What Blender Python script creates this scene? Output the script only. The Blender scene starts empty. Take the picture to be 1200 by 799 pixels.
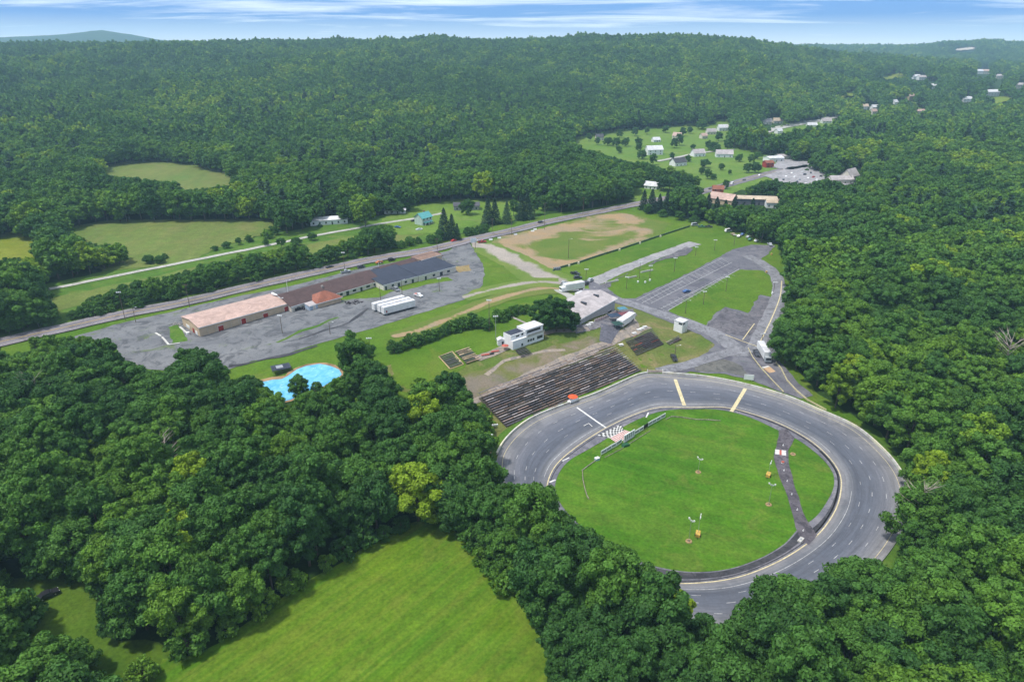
import bpy, math, random
import numpy as np
from mathutils import Vector
from mathutils.geometry import delaunay_2d_cdt

R = math.radians
scene = bpy.context.scene
COL = scene.collection
rng = random.Random(7)
nrng = np.random.default_rng(11)

# ------------------------------------------------------------------ camera
PITCH = 23.5; H0 = 120.0; FPX = 800.0
cam_d = bpy.data.cameras.new('camera'); cam = bpy.data.objects.new('camera', cam_d); COL.objects.link(cam)
cam.location = (0, 0, H0); cam.rotation_euler = (R(90 - PITCH), 0, 0)
cam_d.lens = 24; cam_d.sensor_width = 36; cam_d.sensor_fit = 'HORIZONTAL'
cam_d.clip_start = 1; cam_d.clip_end = 60000
scene.camera = cam

# ------------------------------------------------------------------ sky, sun, exposure
SUN_EL, SUN_AZ = 66.0, -110.0           # azimuth measured from +Y (view direction), negative = left
world = bpy.data.worlds.new('World'); scene.world = world; world.use_nodes = True
wt = world.node_tree; wn = wt.nodes; wl = wt.links
for n in list(wn): wn.remove(n)
wo = wn.new('ShaderNodeOutputWorld'); bg = wn.new('ShaderNodeBackground')
sky = wn.new('ShaderNodeTexSky'); sky.sky_type = 'NISHITA'; sky.sun_disc = False
sky.sun_elevation = R(SUN_EL); sky.sun_rotation = R(SUN_AZ)
sky.air_density = 1.0; sky.dust_density = 1.0; sky.ozone_density = 2.0
tc = wn.new('ShaderNodeTexCoord'); sep = wn.new('ShaderNodeSeparateXYZ'); wl.new(tc.outputs['Generated'], sep.inputs[0])
def wmath(op, a, b=None, clamp=False):
    n = wn.new('ShaderNodeMath'); n.operation = op; n.use_clamp = clamp
    for i, v in enumerate((a, b)):
        if v is None: continue
        if isinstance(v, (int, float)): n.inputs[i].default_value = v
        else: wl.new(v, n.inputs[i])
    return n.outputs[0]
# thin high cloud laid on a plane overhead: direction / elevation
zz = wmath('MAXIMUM', sep.outputs['Z'], 0.004)
den = wmath('ADD', zz, 0.035)
cx = wmath('DIVIDE', sep.outputs['X'], den); cy = wmath('DIVIDE', sep.outputs['Y'], den)
comb = wn.new('ShaderNodeCombineXYZ'); wl.new(cx, comb.inputs[0]); wl.new(cy, comb.inputs[1])
mp = wn.new('ShaderNodeMapping'); wl.new(comb.outputs[0], mp.inputs[0]); mp.inputs['Scale'].default_value = (0.14, 0.26, 1); mp.inputs['Rotation'].default_value = (0, 0, R(12)); mp.inputs['Location'].default_value = (3.2, 1.7, 0)
cn = wn.new('ShaderNodeTexNoise'); wl.new(mp.outputs[0], cn.inputs['Vector']); cn.inputs['Scale'].default_value = 1.3; cn.inputs['Detail'].default_value = 9; cn.inputs['Roughness'].default_value = 0.62; cn.inputs['Distortion'].default_value = 0.5
cr = wn.new('ShaderNodeValToRGB'); wl.new(cn.outputs['Fac'], cr.inputs[0])
cr.color_ramp.elements[0].position = 0.47; cr.color_ramp.elements[0].color = (0, 0, 0, 1)
cr.color_ramp.elements[1].position = 0.66; cr.color_ramp.elements[1].color = (1, 1, 1, 1)
low = wmath('SUBTRACT', 1.0, wmath('DIVIDE', sep.outputs['Z'], 0.034), True)   # milky air near the horizon
low = wmath('POWER', low, 1.2)
over = wmath('MULTIPLY', wmath('DIVIDE', wmath('SUBTRACT', sep.outputs['Z'], 0.12), 0.3, True), 0.42, True)   # even white added to the unseen upper sky for softer light
fac = wmath('MAXIMUM', wmath('MAXIMUM', wmath('MULTIPLY', cr.outputs[0], 0.85), over), wmath('MULTIPLY', low, 0.90), True)
hs = wn.new('ShaderNodeHueSaturation'); wl.new(sky.outputs[0], hs.inputs['Color']); hs.inputs['Saturation'].default_value = 1.25
deep = wn.new('ShaderNodeMix'); deep.data_type = 'RGBA'; deep.inputs[0].default_value = 0.85
wl.new(hs.outputs[0], deep.inputs[6]); deep.inputs[7].default_value = (0.20, 2.15, 7.4, 1)
# deeper blue only in the lowest band that the photograph sees; zenith stays plain Nishita
bandf = wmath('SUBTRACT', 1.0, wmath('DIVIDE', sep.outputs['Z'], 0.35), True)
wl.new(wmath('MULTIPLY', bandf, 0.85), deep.inputs[0])
mix = wn.new('ShaderNodeMix'); mix.data_type = 'RGBA'
wl.new(fac, mix.inputs[0]); wl.new(deep.outputs[2], mix.inputs[6]); mix.inputs[7].default_value = (11.0, 11.4, 11.6, 1)
wl.new(mix.outputs[2], bg.inputs['Color']); bg.inputs['Strength'].default_value = 0.10
wl.new(bg.outputs[0], wo.inputs['Surface'])

sd = bpy.data.lights.new('sun', 'SUN'); sun = bpy.data.objects.new('sun', sd); COL.objects.link(sun)
sd.energy = 3.0; sd.angle = R(5); sd.color = (1.0, 0.955, 0.88)
sx = math.sin(R(SUN_AZ)) * math.cos(R(SUN_EL)); sy = math.cos(R(SUN_AZ)) * math.cos(R(SUN_EL)); sz = math.sin(R(SUN_EL))
sun.rotation_euler = Vector((sx, sy, sz)).to_track_quat('Z', 'Y').to_euler()
sun.location = (0, 0, 300)
scene.view_settings.view_transform = 'Standard'; scene.view_settings.look = 'None'
scene.view_settings.exposure = 0.56; scene.view_settings.gamma = 1.0
scene.render.engine = 'CYCLES'
scene.cycles.max_bounces = 7; scene.cycles.diffuse_bounces = 5; scene.cycles.volume_bounces = 0
scene.cycles.transparent_max_bounces = 6; scene.cycles.transmission_bounces = 2; scene.cycles.glossy_bounces = 2

# ------------------------------------------------------------------ terrain
CP, SP = math.cos(R(PITCH)), math.sin(R(PITCH))
def project(x, y, z):
    z = z - H0
    d = y * CP - z * SP; u = y * SP + z * CP
    d = np.where(np.abs(d) < 1e-3, 1e-3, d)
    return 600 + FPX * x / d, 399.5 - FPX * u / d, d
def ray(px, py):
    a = (px - 600) / FPX; b = (399.5 - py) / FPX
    return np.array([a, CP + b * SP, -SP + b * CP])
def flat(px, py, z=0.0):
    r = ray(px, py); t = (z - H0) / r[2]; return r[0] * t, r[1] * t
def sst(t): t = np.clip(t, 0, 1); return t * t * (3 - 2 * t)
_w = [(nrng.normal(size=2), nrng.uniform(0, 6.28)) for _ in range(14)]
def und(x, y, wl_):
    s = 0
    for (k, p) in _w: s = s + np.sin((x * k[0] + y * k[1]) * 6.28 / wl_ + p)
    return s / 4.0
GA = np.array(flat(592, 502)); GB = np.array(flat(752, 437.5))
GD = (GB - GA); GL = np.linalg.norm(GD); GD = GD / GL; GN = np.array([-GD[1], GD[0]])
RIDGE = [(-600, 52), (0, 51.5), (200, 51), (400, 50), (600, 48), (700, 46), (780, 44.5), (850, 47), (900, 51), (930, 56), (1000, 66), (1200, 78), (2000, 90)]
FAR = [(-600, 50), (0, 46), (60, 44), (100, 41), (120, 38.5), (150, 42), (190, 48), (300, 51), (340, 47.5), (400, 45.5), (460, 47.5), (560, 45.5), (600, 50), (800, 52), (1100, 53), (2000, 53)]
MID = [(-600, 60), (850, 60), (930, 56), (960, 55), (1060, 56), (1085, 54.5), (1110, 52), (1150, 50.5), (1200, 53), (1300, 56), (2000, 58)]
def hz(tab, a):
    px = 600 + 872 * np.tan(np.clip(a, -1.3, 1.3))
    return np.interp(px, [t[0] for t in tab], [t[1] for t in tab])
def height(x, y):
    x = np.asarray(x, float); y = np.asarray(y, float)
    D = np.hypot(x, y); a = np.arctan2(x, y); a = np.where(np.abs(a) > 1.3, np.sign(a) * 1.3, a); ca = np.cos(a)
    front = np.clip((np.cos(np.arctan2(x, y)) + 0.2) / 0.4, 0, 1)
    zc = (120 + 2100 * (51.5 - hz(RIDGE, a)) / 872 - 20) * front
    D0 = np.interp(a, [-0.6, -0.1, 0.25, 0.5], [790, 860, 1050, 1150]); Dc = 2100 / ca
    t = (D - D0) / (Dc - D0)
    up = 0.55 * sst(t) + 0.45 * np.clip(t, 0, 1) ** 1.1
    z = zc * up * (1 - 0.55 * sst((D - Dc) / 1500))
    zm = np.maximum(120 + 4600 * (51.5 - hz(MID, a)) / 872 - 22, 0) * front
    z = np.maximum(z, zm * sst((D - 2600) / 1900) * (1 - 0.7 * sst((D - 4800) / 1500)))
    zf = np.maximum(120 + 6400 * (51.5 - hz(FAR, a)) / 872, 0) * front
    z = np.maximum(z, zf * sst((D - 5300) / 1100) * (1 - 0.6 * sst((D - 6700) / 1500)))
    z = z + und(x, y, 420) * 9.0 * sst((D - 950) / 700) * (1 - 0.75 * sst((D - 1900) / 500))
    z = z + und(x + 900, y, 210) * 4.0 * sst((D - 1050) / 600) * (1 - 0.7 * sst((D - 1900) / 500))
    # bank that carries the grandstand
    dx = x - GA[0]; dy = y - GA[1]; d = dx * GN[0] + dy * GN[1]; s = (dx * GD[0] + dy * GD[1]) / GL
    w = sst((s + 1.1) / 0.9) * (1 - sst((s - 1.12) / 0.75))
    z = z + w * 6.5 * sst((d - 0.5) / 42.0) * (1 - 0.85 * sst((d - 60) / 90))
    return z
def h1(x, y): return float(height(x, y))
def P(px, py):
    r = ray(px, py); t = 60.0
    z = H0
    for _ in range(4000):
        x, y, z = r[0] * t, r[1] * t, H0 + r[2] * t
        hh = h1(x, y); gap = z - hh
        if gap < 0.02: break
        t += max(gap * 0.6, 0.02) if gap > 1 else gap * 0.9 + 0.01
        if t > 20000: break
    return np.array([r[0] * t, r[1] * t, h1(r[0] * t, r[1] * t)])
def P2(px, py): return P(px, py)[:2]

# ------------------------------------------------------------------ materials
MATS = {}
def lin(c): return tuple(((v / 255) / 12.92 if v <= 10 else ((v / 255 + 0.055) / 1.055) ** 2.4) for v in c)
def newmat(name):
    m = bpy.data.materials.new(name); m.use_nodes = True
    nt = m.node_tree; b = nt.nodes['Principled BSDF']; b.inputs['Specular IOR Level'].default_value = 0.25
    return m, nt, b
def N(nt, typ, **kw):
    n = nt.nodes.new(typ)
    for k, v in kw.items():
        if k in n.inputs.keys(): n.inputs[k].default_value = v
        else: setattr(n, k, v)
    return n
def mixc(nt, fac, a, b, blend='MIX'):
    n = nt.nodes.new('ShaderNodeMix'); n.data_type = 'RGBA'; n.blend_type = blend
    for i, v in ((0, fac), (6, a), (7, b)):
        if isinstance(v, (int, float)): n.inputs[i].default_value = v
        elif isinstance(v, tuple): n.inputs[i].default_value = (*v[:3], 1)
        else: nt.links.new(v, n.inputs[i])
    return n.outputs[2]
def ramp(nt, src, lo, hi, a=0.0, b=1.0):
    n = nt.nodes.new('ShaderNodeMapRange'); n.inputs[1].default_value = lo; n.inputs[2].default_value = hi; n.inputs[3].default_value = a; n.inputs[4].default_value = b
    nt.links.new(src, n.inputs[0]); return n.outputs[0]
def noise(nt, scale, detail=4, rough=0.55, vec=None, dist=0.0):
    n = nt.nodes.new('ShaderNodeTexNoise'); n.inputs['Scale'].default_value = scale; n.inputs['Detail'].default_value = detail; n.inputs['Roughness'].default_value = rough; n.inputs['Distortion'].default_value = dist
    if vec is None:
        g = nt.nodes.new('ShaderNodeNewGeometry'); vec = g.outputs['Position']
    nt.links.new(vec, n.inputs['Vector']); return n.outputs['Fac']
def mapped(nt, rot, scale, src=None):
    m = nt.nodes.new('ShaderNodeMapping'); m.vector_type = 'TEXTURE'; m.inputs['Rotation'].default_value = (0, 0, -rot); m.inputs['Scale'].default_value = tuple(1 / q for q in scale)
    if src is None: src = nt.nodes.new('ShaderNodeNewGeometry').outputs['Position']
    nt.links.new(src, m.inputs[0]); return m.outputs[0]
def plain(name, c, rough=0.6, var=0.12, scale=0.9, metal=0.0, spec=0.25):
    if name in MATS: return MATS[name]
    m, nt, b = newmat(name); b.inputs['Roughness'].default_value = rough; b.inputs['Metallic'].default_value = metal; b.inputs['Specular IOR Level'].default_value = spec
    g = nt.nodes.new('ShaderNodeTexCoord')
    f = noise(nt, scale, 5, 0.6, g.outputs['Object'])
    dark = tuple(v * (1 - var * 2) for v in c); lite = tuple(min(v * (1 + var), 0.85) for v in c)
    o = mixc(nt, ramp(nt, f, 0.3, 0.7), dark, lite); nt.links.new(o, b.inputs['Base Color'])
    MATS[name] = m; return m
def grass(name, a, b_, c, stripes=None, patch=0.02, fine=1.2, dry=0.35):
    m, nt, b = newmat(name); b.inputs['Roughness'].default_value = 0.9; b.inputs['Specular IOR Level'].default_value = 0.1
    f1 = ramp(nt, noise(nt, patch, 5, 0.6, dist=0.6), 0.35, 0.65)
    o = mixc(nt, f1, a, b_)
    f2 = ramp(nt, noise(nt, patch * 3.1, 6, 0.65, dist=0.8), 0.52, 0.72)
    n = nt.nodes.new('ShaderNodeMath'); n.operation = 'MULTIPLY'; nt.links.new(f2, n.inputs[0]); n.inputs[1].default_value = dry
    o = mixc(nt, n.outputs[0], o, c)
    if stripes:
        rot, wid, amt = stripes
        v = mapped(nt, rot, (1, 1, 1))
        st = noise(nt, 1, 4, 0.65, mapped(nt, rot, (0.012, wid * 3, 1)), 0.3)
        o = mixc(nt, ramp(nt, st, 0.40, 0.66, 0, amt), o, c)
        st = noise(nt, 1, 3, 0.6, mapped(nt, rot, (0.02, wid * 6, 1)), 0.2)
        o = mixc(nt, 1.0, o, ramp(nt, st, 0.35, 0.65, 1 - amt * 0.22, 1 + amt * 0.2), 'MULTIPLY')
    f3 = ramp(nt, noise(nt, fine, 3, 0.7), 0.3, 0.7, 0.72, 1.25)
    f4 = ramp(nt, noise(nt, fine * 0.14, 4, 0.7), 0.3, 0.7, 0.85, 1.15)
    o = mixc(nt, 1.0, o, f3, 'MULTIPLY'); o = mixc(nt, 1.0, o, f4, 'MULTIPLY')
    nt.links.new(o, b.inputs['Base Color']); MATS[name] = m; return m
def asphalt(name, base, dark=None, lite=None, crack=0.35, scale=0.05, weeds=0.0):
    m, nt, b = newmat(name); b.inputs['Roughness'].default_value = 0.85
    dark = dark or tuple(v * 0.6 for v in base); lite = lite or tuple(v * 1.35 for v in base)
    o = mixc(nt, ramp(nt, noise(nt, scale, 6, 0.62, dist=1.0), 0.38, 0.66), base, lite)
    o = mixc(nt, ramp(nt, noise(nt, scale * 2.3, 6, 0.65, dist=1.5), 0.50, 0.60, 0, 0.8), o, dark)
    if crack:
        v = nt.nodes.new('ShaderNodeTexVoronoi'); v.feature = 'DISTANCE_TO_EDGE'; v.inputs['Scale'].default_value = 0.09
        ds = nt.nodes.new('ShaderNodeVectorMath'); ds.operation = 'ADD'
        nn = nt.nodes.new('ShaderNodeTexNoise'); nn.inputs['Scale'].default_value = 0.12; nn.inputs['Detail'].default_value = 5
        g = nt.nodes.new('ShaderNodeNewGeometry'); nt.links.new(g.outputs['Position'], nn.inputs['Vector'])
        sc = nt.nodes.new('ShaderNodeVectorMath'); sc.operation = 'SCALE'; sc.inputs[3].default_value = 9; nt.links.new(nn.outputs['Color'], sc.inputs[0])
        nt.links.new(g.outputs['Position'], ds.inputs[0]); nt.links.new(sc.outputs[0], ds.inputs[1]); nt.links.new(ds.outputs[0], v.inputs['Vector'])
        o = mixc(nt, ramp(nt, v.outputs['Distance'], 0.0, 0.02, crack, 0), o, tuple(v_ * 0.45 for v_ in base))
    if weeds:
        o = mixc(nt, ramp(nt, noise(nt, 0.055, 7, 0.7, dist=1.8), 0.60, 0.66, 0, weeds), o, (0.09, 0.13, 0.03))
    o = mixc(nt, 1.0, o, ramp(nt, noise(nt, 1.6, 4, 0.7), 0.3, 0.7, 0.82, 1.18), 'MULTIPLY')
    nt.links.new(o, b.inputs['Base Color']); MATS[name] = m; return m

G_FOREST = grass('forest floor', (0.016, 0.040, 0.008), (0.026, 0.060, 0.011), (0.04, 0.06, 0.014), patch=0.01)
G_LAWN = grass('site grass', (0.058, 0.128, 0.008), (0.090, 0.155, 0.013), (0.15, 0.155, 0.035), patch=0.018, dry=0.45)
G_INFIELD = grass('infield grass', (0.036, 0.118, 0.005), (0.066, 0.160, 0.009), (0.105, 0.150, 0.022), patch=0.035, dry=0.85, stripes=(R(25), 0.07, 0.35))
G_MOWN = grass('mown field grass', (0.050, 0.135, 0.006), (0.088, 0.158, 0.007), (0.14, 0.16, 0.022), stripes=(R(-50), 0.14, 0.5), patch=0.022, dry=0.55)
G_MEADOW = grass('dry meadow', (0.088, 0.145, 0.026), (0.122, 0.158, 0.034), (0.165, 0.145, 0.055), patch=0.012, stripes=(R(80), 0.02, 0.35), dry=0.5)
G_YELLOW = grass('yellow meadow', (0.12, 0.18, 0.012), (0.17, 0.19, 0.02), (0.2, 0.2, 0.05), patch=0.02)
G_VALLEY = grass('valley grass', (0.085, 0.165, 0.02), (0.12, 0.19, 0.03), (0.20, 0.21, 0.08), patch=0.012, dry=0.4)
G_BANK = grass('bank grass', (0.080, 0.125, 0.022), (0.14, 0.14, 0.045), (0.21, 0.165, 0.085), patch=0.035, dry=0.95)
G_VERGE = grass('rough verge', (0.05, 0.12, 0.012), (0.08, 0.15, 0.02), (0.17, 0.17, 0.05), patch=0.05, dry=0.5)
A_LOT = asphalt('old lot asphalt', (0.122, 0.126, 0.137), dark=(0.063, 0.065, 0.073), lite=(0.174, 0.178, 0.185), weeds=0.7)
A_ROAD = asphalt('highway asphalt', (0.157, 0.145, 0.157), dark=(0.102, 0.093, 0.106), lite=(0.200, 0.178, 0.196), crack=0.2, scale=0.03)
A_PIT = asphalt('pit asphalt', (0.108, 0.108, 0.128), dark=(0.076, 0.072, 0.092), lite=(0.160, 0.156, 0.172), weeds=0.25)
A_DARK = asphalt('fresh asphalt', (0.035, 0.035, 0.042), dark=(0.024, 0.024, 0.03), lite=(0.07, 0.068, 0.075), crack=0.1, scale=0.2)
A_WALK = asphalt('worn path', (0.22, 0.19, 0.17), lite=(0.32, 0.26, 0.20), dark=(0.14, 0.13, 0.12), crack=0, scale=0.2, weeds=0.3)
A_LANE = asphalt('pale gravel lane', (0.33, 0.33, 0.30), lite=(0.42, 0.41, 0.38), dark=(0.24, 0.24, 0.21), crack=0, scale=0.1)
A_APRON = asphalt('apron asphalt', (0.124, 0.124, 0.148), lite=(0.200, 0.192, 0.208), dark=(0.080, 0.080, 0.096), scale=0.1)
A_PATHDARK = asphalt('infield path asphalt', (0.075, 0.068, 0.08), lite=(0.13, 0.115, 0.13), dark=(0.04, 0.036, 0.045), scale=0.2, crack=0.2)
def dirt_mat(name, cg, cd, lo=0.42, hi=0.58, sc=0.03):
    m, nt, b = newmat(name); b.inputs['Roughness'].default_value = 0.95
    at = nt.nodes.new('ShaderNodeAttribute'); at.attribute_name = 'w'
    ns = noise(nt, sc, 7, 0.68, dist=1.0)
    add = nt.nodes.new('ShaderNodeMath'); add.operation = 'ADD'; nt.links.new(at.outputs['Fac'], add.inputs[0]); nt.links.new(ramp(nt, ns, 0.25, 0.75, -0.5, 0.5), add.inputs[1])
    d = mixc(nt, ramp(nt, noise(nt, 0.05, 5, 0.6, dist=.7), 0.35, 0.65), cd[0], cd[1])
    g = mixc(nt, ramp(nt, noise(nt, 0.04, 5, 0.6), 0.35, 0.65), cg[0], cg[1])
    o = mixc(nt, ramp(nt, add.outputs[0], lo - 0.08, hi + 0.08), g, d)
    o = mixc(nt, 1.0, o, ramp(nt, noise(nt, 1.3, 4, 0.7), 0.3, 0.7, 0.8, 1.2), 'MULTIPLY')
    nt.links.new(o, b.inputs['Base Color']); MATS[name] = m; return m
D_TAN = dirt_mat('tan dirt over grass', ((0.075, 0.13, 0.012), (0.12, 0.145, 0.025)), ((0.30, 0.205, 0.105), (0.24, 0.19, 0.125)))
D_GRAVEL = dirt_mat('gravel over grass', ((0.085, 0.15, 0.016), (0.13, 0.175, 0.03)), ((0.25, 0.225, 0.20), (0.33, 0.29, 0.25)))
PAINT_W = plain('road paint white', (0.62, 0.62, 0.60), 0.7, 0.22, 1.5)
PAINT_WORN = plain('worn paint white', (0.40, 0.40, 0.41), 0.7, 0.25, 1.2)
PAINT_Y = plain('road paint yellow', (0.50, 0.36, 0.10), 0.7, 0.2, 1.5)
PAINT_T = plain('faded yellow line', (0.58, 0.50, 0.30), 0.7, 0.2, 1.5)
CONC = plain('concrete', (0.50, 0.49, 0.46), 0.85, 0.15, 0.5)
CONC_D = plain('dirty concrete', (0.30, 0.28, 0.26), 0.85, 0.2, 0.4)
WHITE = plain('white paint', (0.74, 0.75, 0.75), 0.5, 0.06)
OFFW = plain('off white siding', (0.62, 0.58, 0.50), 0.6, 0.08)
TANW = plain('tan block wall', (0.52, 0.40, 0.28), 0.8, 0.1, 0.4)
GLASS = plain('dark window glass', (0.03, 0.035, 0.045), 0.15, 0.1, spec=0.6)
BLACK = plain('black rubber', (0.02, 0.02, 0.02), 0.8)
METAL = plain('galvanised metal', (0.45, 0.46, 0.47), 0.4, 0.1, metal=0.6)
WOOD = plain('weathered pole wood', (0.16, 0.12, 0.09), 0.9, 0.2)
REDP = plain('red paint', (0.33, 0.03, 0.025), 0.5, 0.12)
REDF = plain('faded red paint', (0.42, 0.10, 0.07), 0.6, 0.2)
ORNG = plain('orange canvas', (0.62, 0.10, 0.03), 0.7, 0.1)
YEL = plain('yellow paint', (0.55, 0.36, 0.08), 0.7, 0.25, 2.0)
TEAL = plain('teal metal roof', (0.10, 0.34, 0.34), 0.5, 0.1)
def roofmat(name, c, rot=0.0, rib=1.1, amt=0.25):
    if name in MATS: return MATS[name]
    m, nt, b = newmat(name); b.inputs['Roughness'].default_value = 0.6
    t = nt.nodes.new('ShaderNodeTexCoord'); w = nt.nodes.new('ShaderNodeTexWave'); w.inputs['Scale'].default_value = rib; w.inputs['Distortion'].default_value = 0.3
    nt.links.new(mapped(nt, rot, (1, 1, 1), t.outputs['Object']), w.inputs['Vector'])
    f = noise(nt, 0.25, 6, 0.65, t.outputs['Object'], 1.0)
    o = mixc(nt, ramp(nt, f, 0.35, 0.68), tuple(v * 0.72 for v in c), tuple(v * 1.18 for v in c))
    o = mixc(nt, ramp(nt, w.outputs['Fac'], 0.7, 1.0, 0, amt), o, tuple(v * 0.5 for v in c))
    o = mixc(nt, 1.0, o, ramp(nt, noise(nt, 2.2, 3, 0.7, t.outputs['Object']), 0.3, 0.7, 0.88, 1.12), 'MULTIPLY')
    nt.links.new(o, b.inputs['Base Color']); MATS[name] = m; return m
R_PINK = roofmat('salmon metal roof', (0.47, 0.33, 0.28))
R_GREY = roofmat('pale grey roof', (0.42, 0.38, 0.38), rib=0.7)
R_BROWN = roofmat('brown shingle roof', (0.085, 0.052, 0.05), R(90), 2.0)
R_RUST = roofmat('rust red roof', (0.26, 0.095, 0.06), R(90), 2.0)
R_BLACK = roofmat('black roof membrane', (0.036, 0.042, 0.065), 0, 0.35, 0.5)
R_DARK = roofmat('dark shingle roof', (0.07, 0.07, 0.08), R(90), 2.0)
R_TANR = roofmat('tan flat roof', (0.50, 0.40, 0.30), 0, 0.5)
R_WHITE = roofmat('white metal roof', (0.62, 0.62, 0.64), 0, 0.9)

# ------------------------------------------------------------------ object helpers
def link(o): COL.objects.link(o); return o
def mesh_obj(name, verts, faces, mats, parent=None, kind=None, smooth=False, mi=None):
    me = bpy.data.meshes.new(name); me.from_pydata([tuple(v) for v in verts], [], [tuple(f) for f in faces])
    for m in (mats if isinstance(mats, (list, tuple)) else [mats]): me.materials.append(m)
    if mi is not None: me.polygons.foreach_set('material_index', mi)
    if smooth: me.polygons.foreach_set('use_smooth', [True] * len(me.polygons))
    me.update(); o = bpy.data.objects.new(name, me); link(o)
    if parent: o.parent = parent
    if kind: o['kind'] = kind
    return o
def thing(name, label, cat, loc=(0, 0, 0), rz=0.0, group=None):
    o = bpy.data.objects.new(name, None); link(o); o.location = tuple(float(v) for v in loc); o.rotation_euler = (0, 0, rz)
    o.empty_display_size = 0.5; o['label'] = label; o['category'] = cat
    if group: o['group'] = group
    return o
def tag(o, label, cat, group=None):
    o['label'] = label; o['category'] = cat
    if group: o['group'] = group
    return o
def dup(root, loc, rz, label, group=None, scale=None):
    r = root.copy(); link(r); r.location = tuple(float(v) for v in loc); r.rotation_euler = (0, 0, rz); r['label'] = label
    if scale: r.scale = scale
    if group: r['group'] = group
    for ch in list(root.children):
        c = ch.copy(); link(c); c.parent = r
        for g in list(ch.children):
            d = g.copy(); link(d); d.parent = c
    return r
class MB:
    def __init__(s): s.v = []; s.f = []; s.m = []
    def quad(s, pts, m=0):
        k = len(s.v); s.v += [tuple(p) for p in pts]; s.f.append(tuple(range(k, k + len(pts)))); s.m.append(m); return s
    def box(s, x0, x1, y0, y1, z0, z1, m=0, rz=0.0, c=None):
        k = len(s.v)
        pts = [(x0, y0, z0), (x1, y0, z0), (x1, y1, z0), (x0, y1, z0), (x0, y0, z1), (x1, y0, z1), (x1, y1, z1), (x0, y1, z1)]
        if rz:
            cx, cy = c or ((x0 + x1) / 2, (y0 + y1) / 2); ca, sa = math.cos(rz), math.sin(rz)
            pts = [(cx + (x - cx) * ca - (y - cy) * sa, cy + (x - cx) * sa + (y - cy) * ca, z) for x, y, z in pts]
        s.v += pts
        for f in ((0, 3, 2, 1), (4, 5, 6, 7), (0, 1, 5, 4), (1, 2, 6, 5), (2, 3, 7, 6), (3, 0, 4, 7)): s.f.append(tuple(k + i for i in f)); s.m.append(m)
        return s
    def tube(s, p0, p1, r0, r1=None, n=8, m=0):
        r1 = r0 if r1 is None else r1; p0 = Vector(p0); p1 = Vector(p1); d = (p1 - p0).normalized()
        a = d.orthogonal().normalized(); b = d.cross(a); k = len(s.v)
        for p, r in ((p0, r0), (p1, r1)):
            for i in range(n):
                t = 2 * math.pi * i / n; q = p + a * (r * math.cos(t)) + b * (r * math.sin(t)); s.v.append(tuple(q))
        for i in range(n): j = (i + 1) % n; s.f.append((k + i, k + j, k + n + j, k + n + i)); s.m.append(m)
        s.f.append(tuple(k + i for i in reversed(range(n)))); s.m.append(m); s.f.append(tuple(k + n + i for i in range(n))); s.m.append(m)
        return s
    def prism(s, prof, y0, y1, m=0):
        """profile in x,z extruded along y"""
        k = len(s.v); n = len(prof)
        for y in (y0, y1):
            for (x, z) in prof: s.v.append((x, y, z))
        for i in range(n): j = (i + 1) % n; s.f.append((k + i, k + j, k + n + j, k + n + i)); s.m.append(m)
        s.f.append(tuple(k + i for i in reversed(range(n)))); s.m.append(m); s.f.append(tuple(k + n + i for i in range(n))); s.m.append(m)
        return s
    def build(s, name, mats, parent=None, kind=None, smooth=False):
        return mesh_obj(name, s.v, s.f, mats, parent, kind, smooth, s.m)

# ------------------------------------------------------------------ ground sheet and draped surfaces
def catmull(pts, closed=False, step=4.0):
    pts = [np.array(p, float) for p in pts]; n = len(pts); out = []
    rngi = range(n if closed else n - 1)
    for i in rngi:
        p1, p2 = pts[i % n], pts[(i + 1) % n]
        p0 = pts[(i - 1) % n] if (closed or i > 0) else 2 * p1 - p2
        p3 = pts[(i + 2) % n] if (closed or i < n - 2) else 2 * p2 - p1
        k = max(1, int(np.linalg.norm(p2 - p1) / step))
        for j in range(k):
            t = j / k
            out.append(0.5 * ((2 * p1) + (-p0 + p2) * t + (2 * p0 - 5 * p1 + 4 * p2 - p3) * t * t + (-p0 + 3 * p1 - 3 * p2 + p3) * t ** 3))
    if not closed: out.append(pts[-1])
    return out
def inpoly(x, y, poly):
    x = np.asarray(x, float); y = np.asarray(y, float); ins = np.zeros(x.shape, bool); n = len(poly)
    for i in range(n):
        x1, y1 = poly[i]; x2, y2 = poly[(i + 1) % n]
        if y1 == y2: continue
        c = ((y1 > y) != (y2 > y)) & (x < (x2 - x1) * (y - y1) / (y2 - y1) + x1); ins ^= c
    return ins
def jitter(pts, amp, seg=3.0):
    out = []; n = len(pts)
    for i in range(n):
        a = np.array(pts[i]); b = np.array(pts[(i + 1) % n]); L = np.linalg.norm(b - a); k = max(1, int(L / seg))
        for j in range(k):
            p = a + (b - a) * j / k
            if amp: p = p + amp * np.array([math.sin(p[0] * .9 + p[1] * .37) + .7 * math.sin(p[0] * .31 - p[1] * .53), math.sin(p[1] * .83 - p[0] * .29) + .7 * math.sin(p[0] * .47 + p[1] * .41)])
            out.append(p)
    return out
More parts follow.
